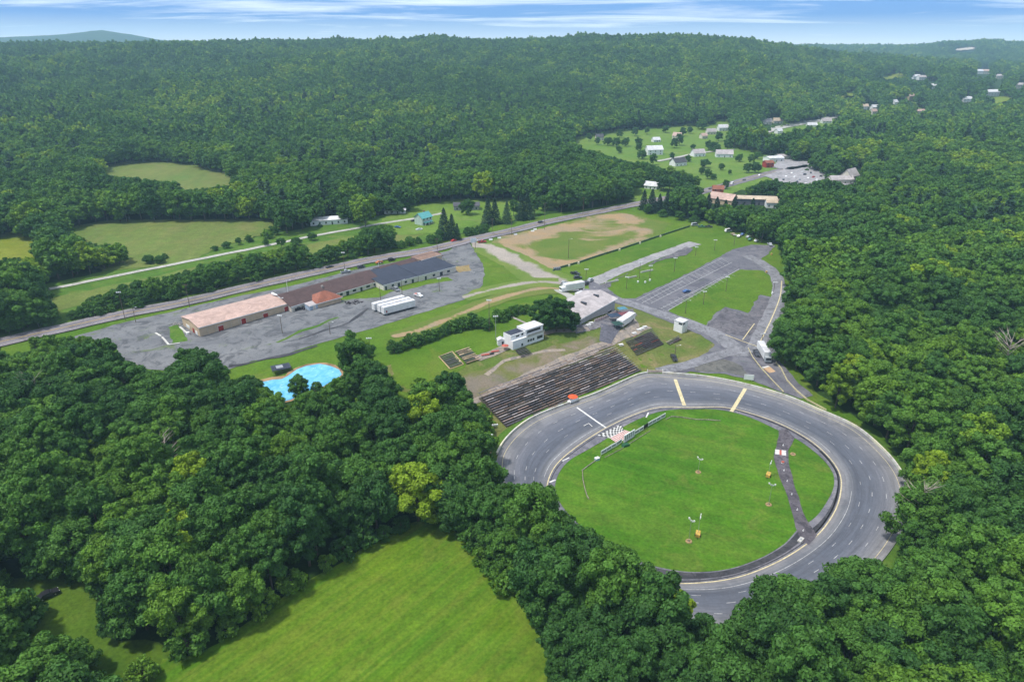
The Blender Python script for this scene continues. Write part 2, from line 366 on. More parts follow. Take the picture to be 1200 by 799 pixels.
def drape(name, poly, mat, lift, step=6.0, amp=0.5, kind='structure', wfun=None, seg=3.0, parent=None):
    poly = jitter(poly, amp, seg); xs = [p[0] for p in poly]; ys = [p[1] for p in poly]
    gx, gy = np.meshgrid(np.arange(min(xs) + step / 2, max(xs), step), np.arange(min(ys) + step / 2, max(ys), step))
    gx, gy = gx.ravel(), gy.ravel(); ok = inpoly(gx, gy, poly)
    V = [Vector((float(p[0]), float(p[1]))) for p in poly] + [Vector((float(a), float(b))) for a, b in zip(gx[ok], gy[ok])]
    vo, _, fo, *_ = delaunay_2d_cdt(V, [], [list(range(len(poly)))], 1, 1e-4)
    X = np.array([v[0] for v in vo]); Y = np.array([v[1] for v in vo]); Z = height(X, Y) + lift
    fo = [f if ((X[f[1]] - X[f[0]]) * (Y[f[2]] - Y[f[0]]) - (X[f[2]] - X[f[0]]) * (Y[f[1]] - Y[f[0]])) > 0 else f[::-1] for f in fo]
    o = mesh_obj(name, list(zip(X, Y, Z)), fo, mat, parent, kind, True)
    if wfun is not None:
        a = o.data.attributes.new('w', 'FLOAT', 'POINT'); a.data.foreach_set('value', np.asarray(wfun(X, Y), np.float32))
    return o
def W(pts): return [P2(*p) for p in pts]
def ribbon(name, line, width, mat, lift, kind='structure', off=0.0, step=4.0, dash=None, smooth=True, wfun=None, edgejit=0.0, parent=None):
    line = catmull(line, step=step) if smooth else [np.array(p, float) for p in line]
    line = np.array(line); T = np.gradient(line, axis=0); T /= np.linalg.norm(T, axis=1)[:, None]; Nn = np.stack([-T[:, 1], T[:, 0]], 1)
    w = np.full(len(line), width / 2.0) if np.isscalar(width) else np.interp(np.linspace(0, 1, len(line)), np.linspace(0, 1, len(width)), width) / 2
    nx = 5 if width is not None and (np.max(w) > 1.5) else 2
    v = []; f = []; L = np.concatenate([[0], np.cumsum(np.linalg.norm(np.diff(line, axis=0), axis=1))])
    for i in range(len(line)):
        for j in range(nx):
            s = -1 + 2 * j / (nx - 1); jj = edgejit * math.sin(i * 1.7 + j * 2.3) * (abs(s) == 1)
            p = line[i] + Nn[i] * (off + s * (w[i] + jj)); v.append((p[0], p[1], h1(*p) + lift))
    for i in range(len(line) - 1):
        if dash and (L[i] % (dash[0] + dash[1])) > dash[0]: continue
        for j in range(nx - 1): a = i * nx + j; f.append((a + 1, a, a + nx, a + nx + 1)[::-1] if False else (a, a + nx, a + nx + 1, a + 1)[::-1])
    o = mesh_obj(name, v, f, mat, parent, kind, True)
    return o

# ground: one polar sheet out to 16 km
radii = [0.0] + list(np.exp(np.linspace(math.log(25), math.log(8300), 520))); NA = 640
ang = np.linspace(0, 2 * math.pi, NA, endpoint=False)
rr, aa = np.meshgrid(radii[1:], ang, indexing='ij'); gx = rr * np.sin(aa); gy = rr * np.cos(aa); gz = height(gx, gy)
gv = np.concatenate([[[0, 0, h1(0, 0)]], np.stack([gx.ravel(), gy.ravel(), gz.ravel()], 1)])
i0 = np.arange(519)[:, None] * NA + 1; j0 = np.arange(NA)[None, :]; j1 = (j0 + 1) % NA
quads = np.stack([(i0 + j0), (i0 + NA + j0), (i0 + NA + j1), (i0 + j1)], -1).reshape(-1, 4)[:, ::-1]
tris = [(0, 1 + j, 1 + (j + 1) % NA)[::-1] for j in range(NA)]
me = bpy.data.meshes.new('ground'); me.from_pydata(gv.tolist(), [], quads.tolist() + tris)
me.materials.append(G_FOREST); me.polygons.foreach_set('use_smooth', [True] * len(me.polygons)); me.update()
ground = link(bpy.data.objects.new('ground', me)); ground['kind'] = 'structure'

#PART2
# ------------------------------------------------------------------ lawns, fields, lots
IMG = {}    # open areas as outlines, reused to keep the woods out of them
SITE = [(0,418),(0,398),(70,378),(150,360),(230,344),(300,326),(385,308),(440,296),(500,285),(560,270),(640,252),(700,243),(745,236),(760,246),(800,254),(850,262),(885,276),(908,286),(928,298),(930,330),(930,360),(918,388),(925,420),(955,458),(990,480),(1030,507),(1055,535),(1072,575),(1075,640),(1040,690),(980,735),(900,775),(820,770),(740,745),(670,700),(610,650),(572,600),(560,560),(565,520),(540,500),(500,480),(455,470),(415,455),(300,475),(255,440),(175,440),(120,425),(60,420)]
drape('lawn', W(SITE), G_LAWN, 0.10, 5.0, 0.6)
drape('bank', W([(452,430),(500,402),(540,392),(600,384),(680,378),(715,352),(760,366),(800,376),(838,396),(838,412),(800,428),(768,434),(752,438),(705,462),(640,484),(594,504),(575,520),(556,500),(545,480),(500,470),(470,460)]), G_BANK, 0.15, 4.0, 0.8)
drape('infield_verge', W([(455,418),(520,385),(600,370),(640,366),(650,372),(630,384),(600,398),(560,418),(535,436),(528,450),(500,458),(462,452)]), G_LAWN, 0.20, 4.0, 0.8)
drape('mown_field', W([(150,900),(190,775),(235,768),(270,742),(310,715),(345,690),(390,664),(435,638),(475,616),(512,606),(548,632),(590,680),(625,725),(645,765),(640,830),(640,900)]), G_MOWN, 0.15, 6.0, 0.5)
drape('glade', W([(-60,690),(0,680),(50,672),(110,680),(135,705),(125,745),(215,760),(200,900),(60,900),(-80,900),(-80,760)]), G_MOWN if False else grass('shaded glade grass', (0.045,0.10,0.008), (0.075,0.125,0.010), (0.10,0.12,0.02), patch=0.04), 0.12, 5.0, 0.5)  # its own grass mix, a darker green than the mown field
drape('meadow', W([(70,268),(130,258),(220,258),(318,256),(330,268),(300,278),(250,292),(235,302),(195,312),(120,318),(90,300)]), G_MEADOW, 0.3, 8.0, 1.0)
drape('upper_meadow', W([(108,197),(150,190),(190,186),(225,192),(290,207),(280,220),(220,228),(150,218),(120,210)]), G_MEADOW, 0.6, 10.0, 1.5)
drape('yellow_meadow', W([(-60,275),(0,272),(30,274),(55,285),(50,305),(0,312),(-60,316)]), G_YELLOW, 0.3, 8.0, 1.0)
drape('lane_verge', W([(-60,366),(0,348),(60,332),(150,312),(240,294),(310,276),(390,262),(450,252),(490,232),(600,236),(620,244),(640,250),(560,268),(500,284),(440,296),(385,306),(300,326),(150,360),(0,400),(-60,416)]), G_VERGE, 0.12, 7.0, 0.8)
drape('strip_meadow', W([(45,352),(150,331),(230,313),(310,296),(390,281),(470,268),(500,272),(480,284),(430,290),(380,300),(300,318),(200,338),(120,352),(60,366)]), G_MEADOW, 0.22, 6.0, 0.8)
drape('green_house_lawn', W([(455,250),(520,234),(600,232),(640,244),(600,256),(560,264),(520,272),(470,276),(440,266)]), G_VALLEY, 0.32, 6.0, 0.8)
drape('hill_meadow', W([(405,222),(430,216),(470,219),(480,226),(440,232),(408,230)]), G_YELLOW, 0.6, 8.0, 1.0)
drape('valley_meadow', W([(660,164),(720,152),(780,148),(850,140),(880,150),(870,165),(905,185),(950,188),(945,200),(890,216),(840,234),(800,236),(740,238),(735,215),(700,200),(672,178)]), G_VALLEY, 0.35, 9.0, 2.0)
drape('valley_meadow', W([(900,158),(930,148),(975,140),(985,147),(950,153),(915,163)]), G_VALLEY, 1.5, 20.0, 3.0)
drape('valley_meadow', W([(1148,120),(1180,114),(1190,118),(1170,124)]), G_YELLOW, 3.0, 30.0, 3.0)
drape('valley_meadow', W([(1020,91),(1055,86),(1075,90),(1040,95)]), G_YELLOW, 3.0, 30.0, 3.0)
drape('valley_meadow', W([(975,112),(1000,109),(1010,113),(985,116)]), G_YELLOW, 3.0, 30.0, 3.0)
drape('valley_meadow', W([(990,150),(1040,126),(1075,122),(1090,132),(1050,140),(1010,156)]), G_VALLEY, 2.0, 30.0, 3.0)

# --- highway and lane
ROAD = W([(-80,423),(0,402),(75,385),(150,368),(225,353),(300,335),(385,316),(440,304),(500,294),(550,282),(600,271),(640,261),(700,249),(740,241),(775,234),(820,226),(860,215),(900,204),(948,192),(985,180)])
ribbon('highway', ROAD, [12, 12, 12, 12, 12, 12, 12, 12, 13, 13, 13, 13, 16, 20, 26], A_ROAD, 0.55, step=5, edgejit=0.25)
for o_ in (-0.16, 0.16): ribbon('road_marking', ROAD, 0.22, PAINT_Y, 0.61, off=o_, step=6)
for o_ in (-4.3, 4.3): ribbon('road_marking', ROAD[:15], 0.22, PAINT_W, 0.61, off=o_, step=6)
ribbon('lane', W([(-80,368),(0,350),(60,339),(150,321),(225,306),(300,291),(367,277),(412,269),(450,262),(500,254),(520,250)]), 4.3, A_LANE, 0.40, step=6, edgejit=0.25)
ribbon('lane', W([(880,162),(900,155),(930,148),(960,143),(985,138)]), 16, A_LANE, 2.2, step=15)
ribbon('lane', W([(770,190),(800,184),(820,180),(860,176)]), 6, A_LANE, 0.9, step=10)
ribbon('lane', W([(660,332),(652,326),(648,330)]), 3, A_WALK, 0.2)

# --- parking lot by the warehouse
LOT = [(40,412),(90,394),(141,379),(192,368),(240,356),(340,336),(413,317),(466,307),(527,294),(533,287),(550,284),(556,295),(563,304),(568,318),(565,335),(556,348),(525,357),(498,366),(443,383),(395,397),(340,414),(295,424),(265,434),(175,434),(140,420),(100,414)]
drape('parking_lot', W(LOT), A_LOT, 0.22, 6.0, 0.35)
drape('grass_patch', W([(398,346),(415,338),(440,336),(462,341),(445,349),(420,350),(400,352)]), G_LAWN, 0.27, 4, 0.4)
drape('grass_patch', W([(466,336),(490,330),(524,325),(530,329),(500,334),(472,341)]), G_LAWN, 0.27, 4, 0.4)
drape('grass_patch', W([(198,384),(208,380),(216,392),(222,400),(204,402)]), G_VERGE, 0.27, 4, 0.6)
drape('grass_patch', W([(534,313),(549,311),(553,317),(537,320)]), grass('dry grass', (0.22,0.16,0.07), (0.26,0.20,0.10), (0.12,0.14,0.04), patch=0.08), 0.27, 4, 0.5)
ribbon('asphalt_seam', W([(350,398),(380,388),(410,378),(425,366),(432,362)]), [1.2,2.5,1.0,2.4,1.5], A_DARK, 0.26, edgejit=0.5)
ribbon('asphalt_seam', W([(268,430),(300,424),(340,415),(372,406)]), [2.5,1,3,1.5], A_DARK, 0.27, edgejit=0.6)
ribbon('grass_seam', W([(325,402),(345,392),(372,382),(396,372)]), [1,3.0,2.5,1], G_VERGE, 0.28, edgejit=0.8)

# --- dirt overflow field with its bare patches, and gravel tracks
def near(line):
    L = np.array(catmull(line, step=3.0))
    def f(X, Y):
        d = np.full(len(X), 1e9)
        for a in L: d = np.minimum(d, np.hypot(X - a[0], Y - a[1]))
        return d
    return f
tan1 = near(W([(600,283),(640,272),(680,262),(716,255),(735,258)])); tan2 = near(W([(640,314),(690,302),(728,288),(750,278),(758,270)])); tan3 = near(W([(590,290),(620,300),(640,312)])); tan4 = near(W([(690,278),(720,272),(745,268)])); 
def tanw(X, Y):
    a = np.maximum.reduce([0.95 - tan1(X, Y) / 25, 0.86 - tan2(X, Y) / 14, 0.95 - tan3(X, Y) / 17, 0.56 - tan4(X, Y) / 40])
    return np.clip(a, 0, 1.1)
drape('dirt_field', W([(566,288),(590,276),(640,267),(680,256),(718,248),(745,252),(785,262),(772,276),(740,288),(700,301),(650,316),(636,322),(620,318),(604,306),(580,296)]), D_TAN, 0.20, 3.0, 0.8, wfun=tanw)
def gw(line, w0, w1=None):
    f = near(line)
    return lambda X, Y: np.clip(1.15 - f(X, Y) / w0, 0, 1)
g1 = W([(548,287),(575,291),(600,304),(625,318),(650,330),(664,336)])
drape('gravel_track', W([(552,281),(585,286),(612,298),(640,312),(664,322),(690,334),(690,350),(664,346),(640,338),(610,328),(590,312),(570,302),(556,296)]), D_GRAVEL, 0.24, 2.5, 0.5, wfun=gw(g1, 9.0))
g2 = W([(668,340),(640,338),(610,343),(580,352),(550,364),(520,376),(490,388),(466,394)])
drape('gravel_track', W([(672,334),(640,333),(610,337),(580,345),(550,356),(515,370),(480,383),(455,391),(460,397),(490,393),(525,380),(560,366),(600,352),(640,345),(668,345)]), D_TAN, 0.26, 2.0, 0.4, wfun=gw(g2, 3.4))
g3 = W([(655,332),(626,331),(590,337),(560,344),(540,350)])
drape('gravel_track', W([(655,326),(626,326),(590,332),(558,339),(540,348),(548,353),(590,343),(630,336),(655,338)]), D_GRAVEL, 0.28, 2.0, 0.4, wfun=gw(g3, 3.6))

# --- pit lanes and paddock
drape('pit_lane', W([(684,330),(720,315),(760,300),(800,286),(808,283),(822,287),(800,293),(760,308),(720,325),(703,334),(696,338)]), A_WALK if False else asphalt('pale pit asphalt', (0.24,0.235,0.24), lite=(0.31,0.30,0.30), dark=(0.17,0.165,0.18), scale=0.1), 0.22, 5, 0.3)
drape('pit_lane', W([(703,335),(740,319),(780,301),(804,290),(812,292),(806,299),(780,304),(750,314),(722,328),(712,338)]), A_DARK if False else asphalt('dark pit asphalt', (0.085,0.08,0.095), lite=(0.16,0.15,0.16), dark=(0.05,0.05,0.06), scale=0.15), 0.26, 5, 0.5)
PADDOCK = [(660,330),(676,330),(690,328),(712,338),(726,348),(744,350),(790,328),(840,303),(858,293),(880,287),(908,288),(900,298),(890,305),(897,309),(908,314),(918,325),(921,345),(919,365),(914,385),(905,403),(915,425),(932,445),(952,464),(938,468),(914,459),(880,446),(850,439),(810,436),(785,441),(772,438),(775,430),(805,424),(830,413),(838,404),(822,393),(800,384),(770,372),(745,362),(722,356),(700,350),(676,344),(660,342)]
drape('paddock', W(PADDOCK), A_PIT, 0.23, 4.0, 0.3)
drape('paddock_grass', W([(782,365),(820,341),(868,316),(895,318),(909,328),(910,338),(904,348),(890,346),(877,367),(850,360),(838,368),(826,383)]), G_LAWN, 0.28, 4.0, 0.4)
drape('paddock_grass', W([(718,344),(745,329),(790,304),(806,300),(840,303),(800,324),(744,350),(730,350)]), G_LAWN, 0.28, 4.0, 0.4)
drape('paddock_asphalt', W([(828,382),(850,362),(877,369),(890,349),(903,351),(897,368),(890,380),(878,396),(850,390)]), MATS['dark pit asphalt'], 0.29, 4.0, 0.3)
drape('paddock_asphalt', W([(812,427),(850,421),(870,430),(880,442),(850,437),(815,435)]), asphalt('puddle brown asphalt', (0.10,0.10,0.095), lite=(0.14,0.135,0.12), scale=0.1), 0.27, 4.0, 0.5)
drape('verge', W([(785,443),(810,439),(850,442),(885,451),(912,463),(925,470),(905,463),(875,452),(837,446),(800,444)]), G_LAWN, 0.27, 4.0, 0.2)
A_ACC = asphalt('access road asphalt', (0.17,0.17,0.185), scale=0.15)
ribbon('access_road', W([(664,338),(690,342),(723,352),(743,358),(773,368),(807,379),(838,392),(856,404),(868,418)]), 8.5, A_ACC, 0.33, edgejit=0.25)
ribbon('access_road', W([(875,300),(893,309),(908,322),(913,340),(907,362),(896,384),(888,402),(880,414)]), 7.0, A_ACC, 0.35, edgejit=0.25)
ribbon('access_road', W([(868,412),(845,416),(820,424),(795,431),(772,436)]), 6.0, A_ACC, 0.37, edgejit=0.25)
for a, b in (((746,353),(846,303)),((763,356),(858,308)),((782,365),(866,316)),((775,362),(848,325)),((752,356),(800,330))):
    ribbon('parking_line', W([a, b]), 0.35, PAINT_WORN, 0.40, smooth=False)
for k in range(22):
    t = k / 21; a = np.array([752, 352]) * (1 - t) + np.array([846, 304]) * t; b = a + np.array([9, 5.2])
    ribbon('parking_line', W([tuple(a), tuple(b)]), 0.22, PAINT_WORN, 0.40, smooth=False)
    a2 = a + np.array([20, 9]); b2 = a2 + np.array([9, 4.6])
    if k < 19: ribbon('parking_line', W([tuple(a2), tuple(b2)]), 0.22, PAINT_WORN, 0.40, smooth=False)
ribbon('kerb_line', W([(891,401),(905,372),(914,348),(916,330)]), 0.5, PAINT_T, 0.42)
ribbon('kerb_line', W([(850,393),(868,400),(888,407)]), 0.45, PAINT_T, 0.42)
ribbon('kerb_line', W([(870,399),(884,380)]), 0.4, PAINT_T, 0.42, smooth=False)

bare = dirt_mat('bare bank soil', ((0.085, 0.115, 0.022), (0.13, 0.13, 0.04)), ((0.19, 0.15, 0.105), (0.145, 0.13, 0.105)), sc=0.06)
bl = near(W([(548,462),(575,448),(610,434),(650,416),(690,402)]))
drape('bare_bank', W([(532,452),(545,440),(575,430),(600,424),(640,408),(690,394),(708,396),(706,404),(660,422),(605,446),(560,466),(545,474)]), bare, 0.21, 2.5, 0.6, wfun=lambda X, Y: np.clip(0.72 - bl(X, Y) / 26, 0, .62))
# --- walkway behind the stands, concourse
ribbon('walkway', W([(548,474),(565,466),(610,446),(660,424),(700,408),(722,398),(745,390),(760,383)]), [2.5,4,4.5,5,5,4,3,3], A_WALK, 0.24, edgejit=0.4)
ribbon('walkway', W([(710,402),(735,390),(742,377),(722,364)]), 5, A_WALK, 0.26, edgejit=0.4)
ribbon('concourse_ramp', W([(709,402),(713,390),(718,378)]), [5,7,10], A_DARK if False else asphalt('ramp asphalt', (0.09,0.09,0.11), scale=0.3, crack=0), 0.32)
drape('concourse', W([(672,384),(700,376),(728,364),(742,362),(746,370),(738,377),(716,381),(690,388),(676,392)]), asphalt('concourse asphalt', (0.12,0.115,0.13), lite=(0.20,0.19,0.2), scale=0.3), 0.30, 3, 0.3)
ribbon('walkway', W([(558,421),(575,415),(592,408),(604,402)]), 4.5, A_WALK, 0.30, edgejit=0.2)
ribbon('walkway', W([(634,392),(650,388),(668,388),(690,386)]), 3.5, A_WALK, 0.30, edgejit=0.3)
ribbon('walkway', W([(600,372),(622,382)]), 1.4, CONC_D, 0.30)
ribbon('dirt_slip', W([(655,340),(668,348),(682,358),(690,365)]), 6, A_LANE, 0.32, edgejit=0.5)
ribbon('dirt_slip', W([(570,440),(584,428),(602,420),(640,412),(662,410)]), 1.6, A_WALK, 0.24, edgejit=0.4)

# ------------------------------------------------------------------ the oval
OUT = [(582,548),(584,534),(597,515),(622,495),(660,479),(697,466),(735,449),(757,440),(780,441.5),(810,443.5),(837,447),(875,455),(920,468),(962,486),(1000,503),(1030,528),(1050,551),(1061,574),(1063,600),(1050,635),(1018,675),(965,712),(905,735),(850,743),(785,730),(722,703),(668,671),(628,636),(602,603),(587,574)]
LINE = [(641,581),(645,557),(660,537),(697,510),(735,490),(772,478),(805,478.5),(850,478),(882,486),(913,497),(945,514),(968,533),(984,556),(984,582),(975,605),(955,630),(915,657),(865,677),(815,684),(770,682),(720,664),(680,635),(655,607)]
INN = [(652,581),(652,562),(665,542),(690,527),(712,514),(732,500),(760,487),(785,481),(835,480),(860,484),(882,491),(910,504),(935,516),(960,535),(975,553),(977,570),(969,588),(955,607),(933,622),(920,637),(892,654),(855,667),(817,671),(780,667),(740,655),(700,632),(668,605)]
TC = P2(822, 560)
def polar(pts):
    w = np.array(catmull(W(pts), True, 3.0)) - TC; th = np.arctan2(w[:, 1], w[:, 0]); r = np.hypot(w[:, 0], w[:, 1]); i = np.argsort(th)
    return th[i], r[i]
NT = 300; TH = np.linspace(-math.pi, math.pi, NT, endpoint=False)
def rad(pts, sm=5):
    th, r = polar(pts); v = np.interp(TH, th, r, period=2 * math.pi)
    k = np.ones(sm) / sm; return np.convolve(np.concatenate([v[-sm:], v, v[:sm]]), k, 'same')[sm:-sm]
RO, RL, RI = rad(OUT, 7), rad(LINE, 7), rad(INN, 5)
def tp(th, v):
    """v: 0 inner line, 1 wall"""
    a = np.interp(th, TH, RL, period=2 * math.pi); b = np.interp(th, TH, RO, period=2 * math.pi); r = a + (b - a) * v
    return np.array([TC[0] + r * math.cos(th), TC[1] + r * math.sin(th)])
def bank_z(v): return 0.30 + 0.8 * max(0.0, v) ** 1.3
def annulus(name, ra, rb, mat, lift, nv=6, za=0.0, zb=0.0, th_range=None):
    v = []; f = []; uv = []; idx = range(NT) if th_range is None else [i for i in range(NT) if th_range(TH[i])]
    for i in range(NT):
        for j in range(nv + 1):
            t = j / nv; r = ra[i] + (rb[i] - ra[i]) * t; x = TC[0] + r * math.cos(TH[i]); y = TC[1] + r * math.sin(TH[i])
            v.append((x, y, lift + za + (zb - za) * t ** 1.3)); uv.append((i / NT * 110, t))
    for i in idx:
        k = (i + 1) % NT
        if th_range is not None and k not in idx: continue
        for j in range(nv): f.append((i * (nv + 1) + j, i * (nv + 1) + j + 1, k * (nv + 1) + j + 1, k * (nv + 1) + j))
    o = mesh_obj(name, v, f, mat, kind='structure', smooth=True)
    l = o.data.uv_layers.new(name='UV')
    for lp in o.data.loops: l.data[lp.index].uv = uv[lp.vertex_index]
    return o
# racing surface: dark groove and streaks run along the lap
m, nt, b = newmat('race track asphalt'); b.inputs['Roughness'].default_value = 0.8
uvn = nt.nodes.new('ShaderNodeUVMap'); sp = nt.nodes.new('ShaderNodeSeparateXYZ'); nt.links.new(uvn.outputs[0], sp.inputs[0])
st = noise(nt, 1.0, 6, 0.7, mapped(nt, 0, (0.10, 14, 1), uvn.outputs[0]), 0.4)
st2 = noise(nt, 1.0, 5, 0.7, mapped(nt, 0, (0.5, 40, 1), uvn.outputs[0]), 0.2)
cr_ = nt.nodes.new('ShaderNodeValToRGB'); nt.links.new(sp.outputs['Y'], cr_.inputs[0])
e = cr_.color_ramp.elements; e[0].position = 0.0; e[0].color = (0.187, 0.179, 0.185, 1); e[1].position = 1.0; e[1].color = (0.209, 0.201, 0.204, 1)
for p_, c_ in ((0.10, (0.158, 0.161, 0.174)), (0.25, (0.083, 0.091, 0.115)), (0.48, (0.097, 0.106, 0.133)), (0.66, (0.130, 0.135, 0.159)), (0.84, (0.176, 0.175, 0.185))):
    q = e.new(p_); q.color = (*c_, 1)
o_ = mixc(nt, 1.0, cr_.outputs[0], ramp(nt, st, 0.3, 0.7, 0.72, 1.28), 'MULTIPLY')
o_ = mixc(nt, 1.0, o_, ramp(nt, st2, 0.3, 0.7, 0.86, 1.14), 'MULTIPLY')
o_ = mixc(nt, ramp(nt, noise(nt, 0.05, 6, 0.65, dist=1.2), 0.48, 0.58, 0, 0.5), o_, (0.085, 0.09, 0.108))
o_ = mixc(nt, 1.0, o_, ramp(nt, noise(nt, 1.2, 4, 0.7), 0.3, 0.7, 0.9, 1.1), 'MULTIPLY')
nt.links.new(o_, b.inputs['Base Color']); A_TRACK = m
annulus('race_track', RL, RO, A_TRACK, 0.30, 12, 0.0, 0.8)
annulus('embankment', RO - 0.02, RO + 4.5, G_VERGE, 0.12, 3, 0.95, 0.0)
annulus('apron', RI, RL, A_APRON, 0.29, 2)
inf = [(TC[0] + r * math.cos(t), TC[1] + r * math.sin(t)) for t, r in zip(TH, RI)]
drape('infield', inf[::2], G_INFIELD, 0.24, 4.0, 0.12)
dk = lambda lo, hi: (lambda t: lo <= t <= hi)
def th_of(px, py): q = P2(px, py) - TC; return math.atan2(q[1], q[0])
# fresh dark strip round the lower right of the apron
t0, t1 = th_of(760, 680), th_of(948, 630)
annulus('apron_patch', RI + (RL - RI) * 0.10, RI + (RL - RI) * 0.62, A_DARK, 0.33, 2, th_range=dk(t0, t1))
t2 = th_of(978, 560)
annulus('apron_patch', RI + (RL - RI) * 0.50, RI + (RL - RI) * 0.85, A_DARK, 0.34, 1, th_range=lambda t: t1 < t < t2 + 0.35)
annulus('apron_patch', RI + (RL - RI) * 0.62, RI + (RL - RI) * 0.85, A_PATHDARK, 0.34, 1, th_range=lambda t: t2 + 0.35 <= t < 1.5)
def tline(name, v, wid, mat, dash=None, tr=None, dz=0.0):
    vv = []; ff = []; n = 720
    L = 0; prev = None
    for i in range(n + 1):
        th = -math.pi + 2 * math.pi * i / n; a = np.interp(th, TH, RL, period=2 * math.pi); b_ = np.interp(th, TH, RO, period=2 * math.pi)
        r = a + (b_ - a) * v; z = 0.30 + 0.8 * max(0, v) ** 1.3 + 0.03 + dz; vv += [(TC[0] + (r - wid / 2) * math.cos(th), TC[1] + (r - wid / 2) * math.sin(th), z), (TC[0] + (r + wid / 2) * math.cos(th), TC[1] + (r + wid / 2) * math.sin(th), z)]
        if i:
            L += r * 2 * math.pi / n
            if (dash is None or (L % (dash[0] + dash[1])) < dash[0]) and (tr is None or tr(th)): k = 2 * i; ff.append((k - 2, k - 1, k + 1, k))
    return mesh_obj(name, vv, ff, mat, kind='structure')
tline('track_line', 0.0, 0.32, PAINT_T, dz=0.02)
tline('track_line', -0.05, 0.3, A_DARK, dz=0.01)
tline('track_line', 0.16, 0.15, PAINT_WORN, tr=lambda t: th_of(800, 684) < t < th_of(984, 575))
tline('track_line', 0.10, 0.18, PAINT_WORN, tr=lambda t: t > 0.3)
tline('track_line', 0.90, 0.14, PAINT_T)
tline('lane_dash', 0.47, 0.17, PAINT_WORN, dash=(2.2, 6.3)); tline('lane_dash', 0.68, 0.18, PAINT_WORN, dash=(2.2, 6.3), dz=0.01); tline('lane_dash', 0.30, 0.13, PAINT_WORN, dash=(2.0, 9.0))
def cross(a, b, wid, mat, name='track_line'):
    A, B = P2(*a), P2(*b); n = 10; v = []; f = []; d = (B - A) / np.linalg.norm(B - A); q = np.array([-d[1], d[0]]) * wid / 2
    for i in range(n + 1):
        p = A + (B - A) * i / n; th = math.atan2(p[1] - TC[1], p[0] - TC[0]); r = np.linalg.norm(p - TC); ra = np.interp(th, TH, RL, period=2 * math.pi); rb = np.interp(th, TH, RO, period=2 * math.pi); vv = (r - ra) / (rb - ra)
        z = bank_z(min(vv, 1)) + 0.05; v += [(*(p + q), z), (*(p - q), z)]
        if i: k = 2 * i; f.append((k - 2, k - 1, k + 1, k))
    mesh_obj(name, v, f, mat, kind='structure')
cross((676,480), (710,502), 0.7, PAINT_W); cross((791,447), (802,476), 1.3, PAINT_T); cross((873,458), (857,483), 1.3, PAINT_T)
cross((644,566), (651,563), 0.6, PAINT_W); cross((659,541), (667,537), 0.5, PAINT_W); cross((757,490), (760,484), 0.5, PAINT_W)
ribbon('grid_mark', W([(684,501),(690,498),(694,502)]), 0.35, PAINT_W, 0.75, smooth=False)
# checkered and red-white pads at the start line
def pad(c, nu, nv, fn, z, name):
    A, B, C_, D_ = [P2(*q) for q in c]; v = []; f = []; mi = []
    for i in range(nu + 1):
        for j in range(nv + 1):
            s, t = i / nu, j / nv; p = (A * (1 - s) + B * s) * (1 - t) + (D_ * (1 - s) + C_ * s) * t; v.append((*p, h1(*p) + z))
    for i in range(nu):
        for j in range(nv): a = i * (nv + 1) + j; f.append((a, a + nv + 1, a + nv + 2, a + 1)[::-1]); mi.append(fn(i, j))
    o = mesh_obj(name, v, f, [PAINT_W, BLACK, REDF], kind='structure', mi=mi)
pad([(700,511),(727,498.5),(731,505),(714,514)], 12, 5, lambda i, j: (i + j) % 2, 0.36, 'checkered_pad')
pad([(714,514),(732,504.5),(742,508),(724,521)], 3, 11, lambda i, j: 2 * (j % 2), 0.37, 'striped_pad')
# crossing path through the infield
drape('infield_path', W([(913,505),(922,504),(931,514),(924,528),(924,543),(930,566),(938,592),(946,612),(957,628),(948,640),(938,634),(932,618),(925,590),(916,566),(908,545),(907,530),(911,518)]), A_PATHDARK, 0.36, 4.0, 0.15)
pad([(908,527.5),(921,529),(921,535),(908,533)], 5, 1, lambda i, j: 0 if i in (0, 4) else (2 if i == 2 else 0), 0.40, 'painted_sign_pad')
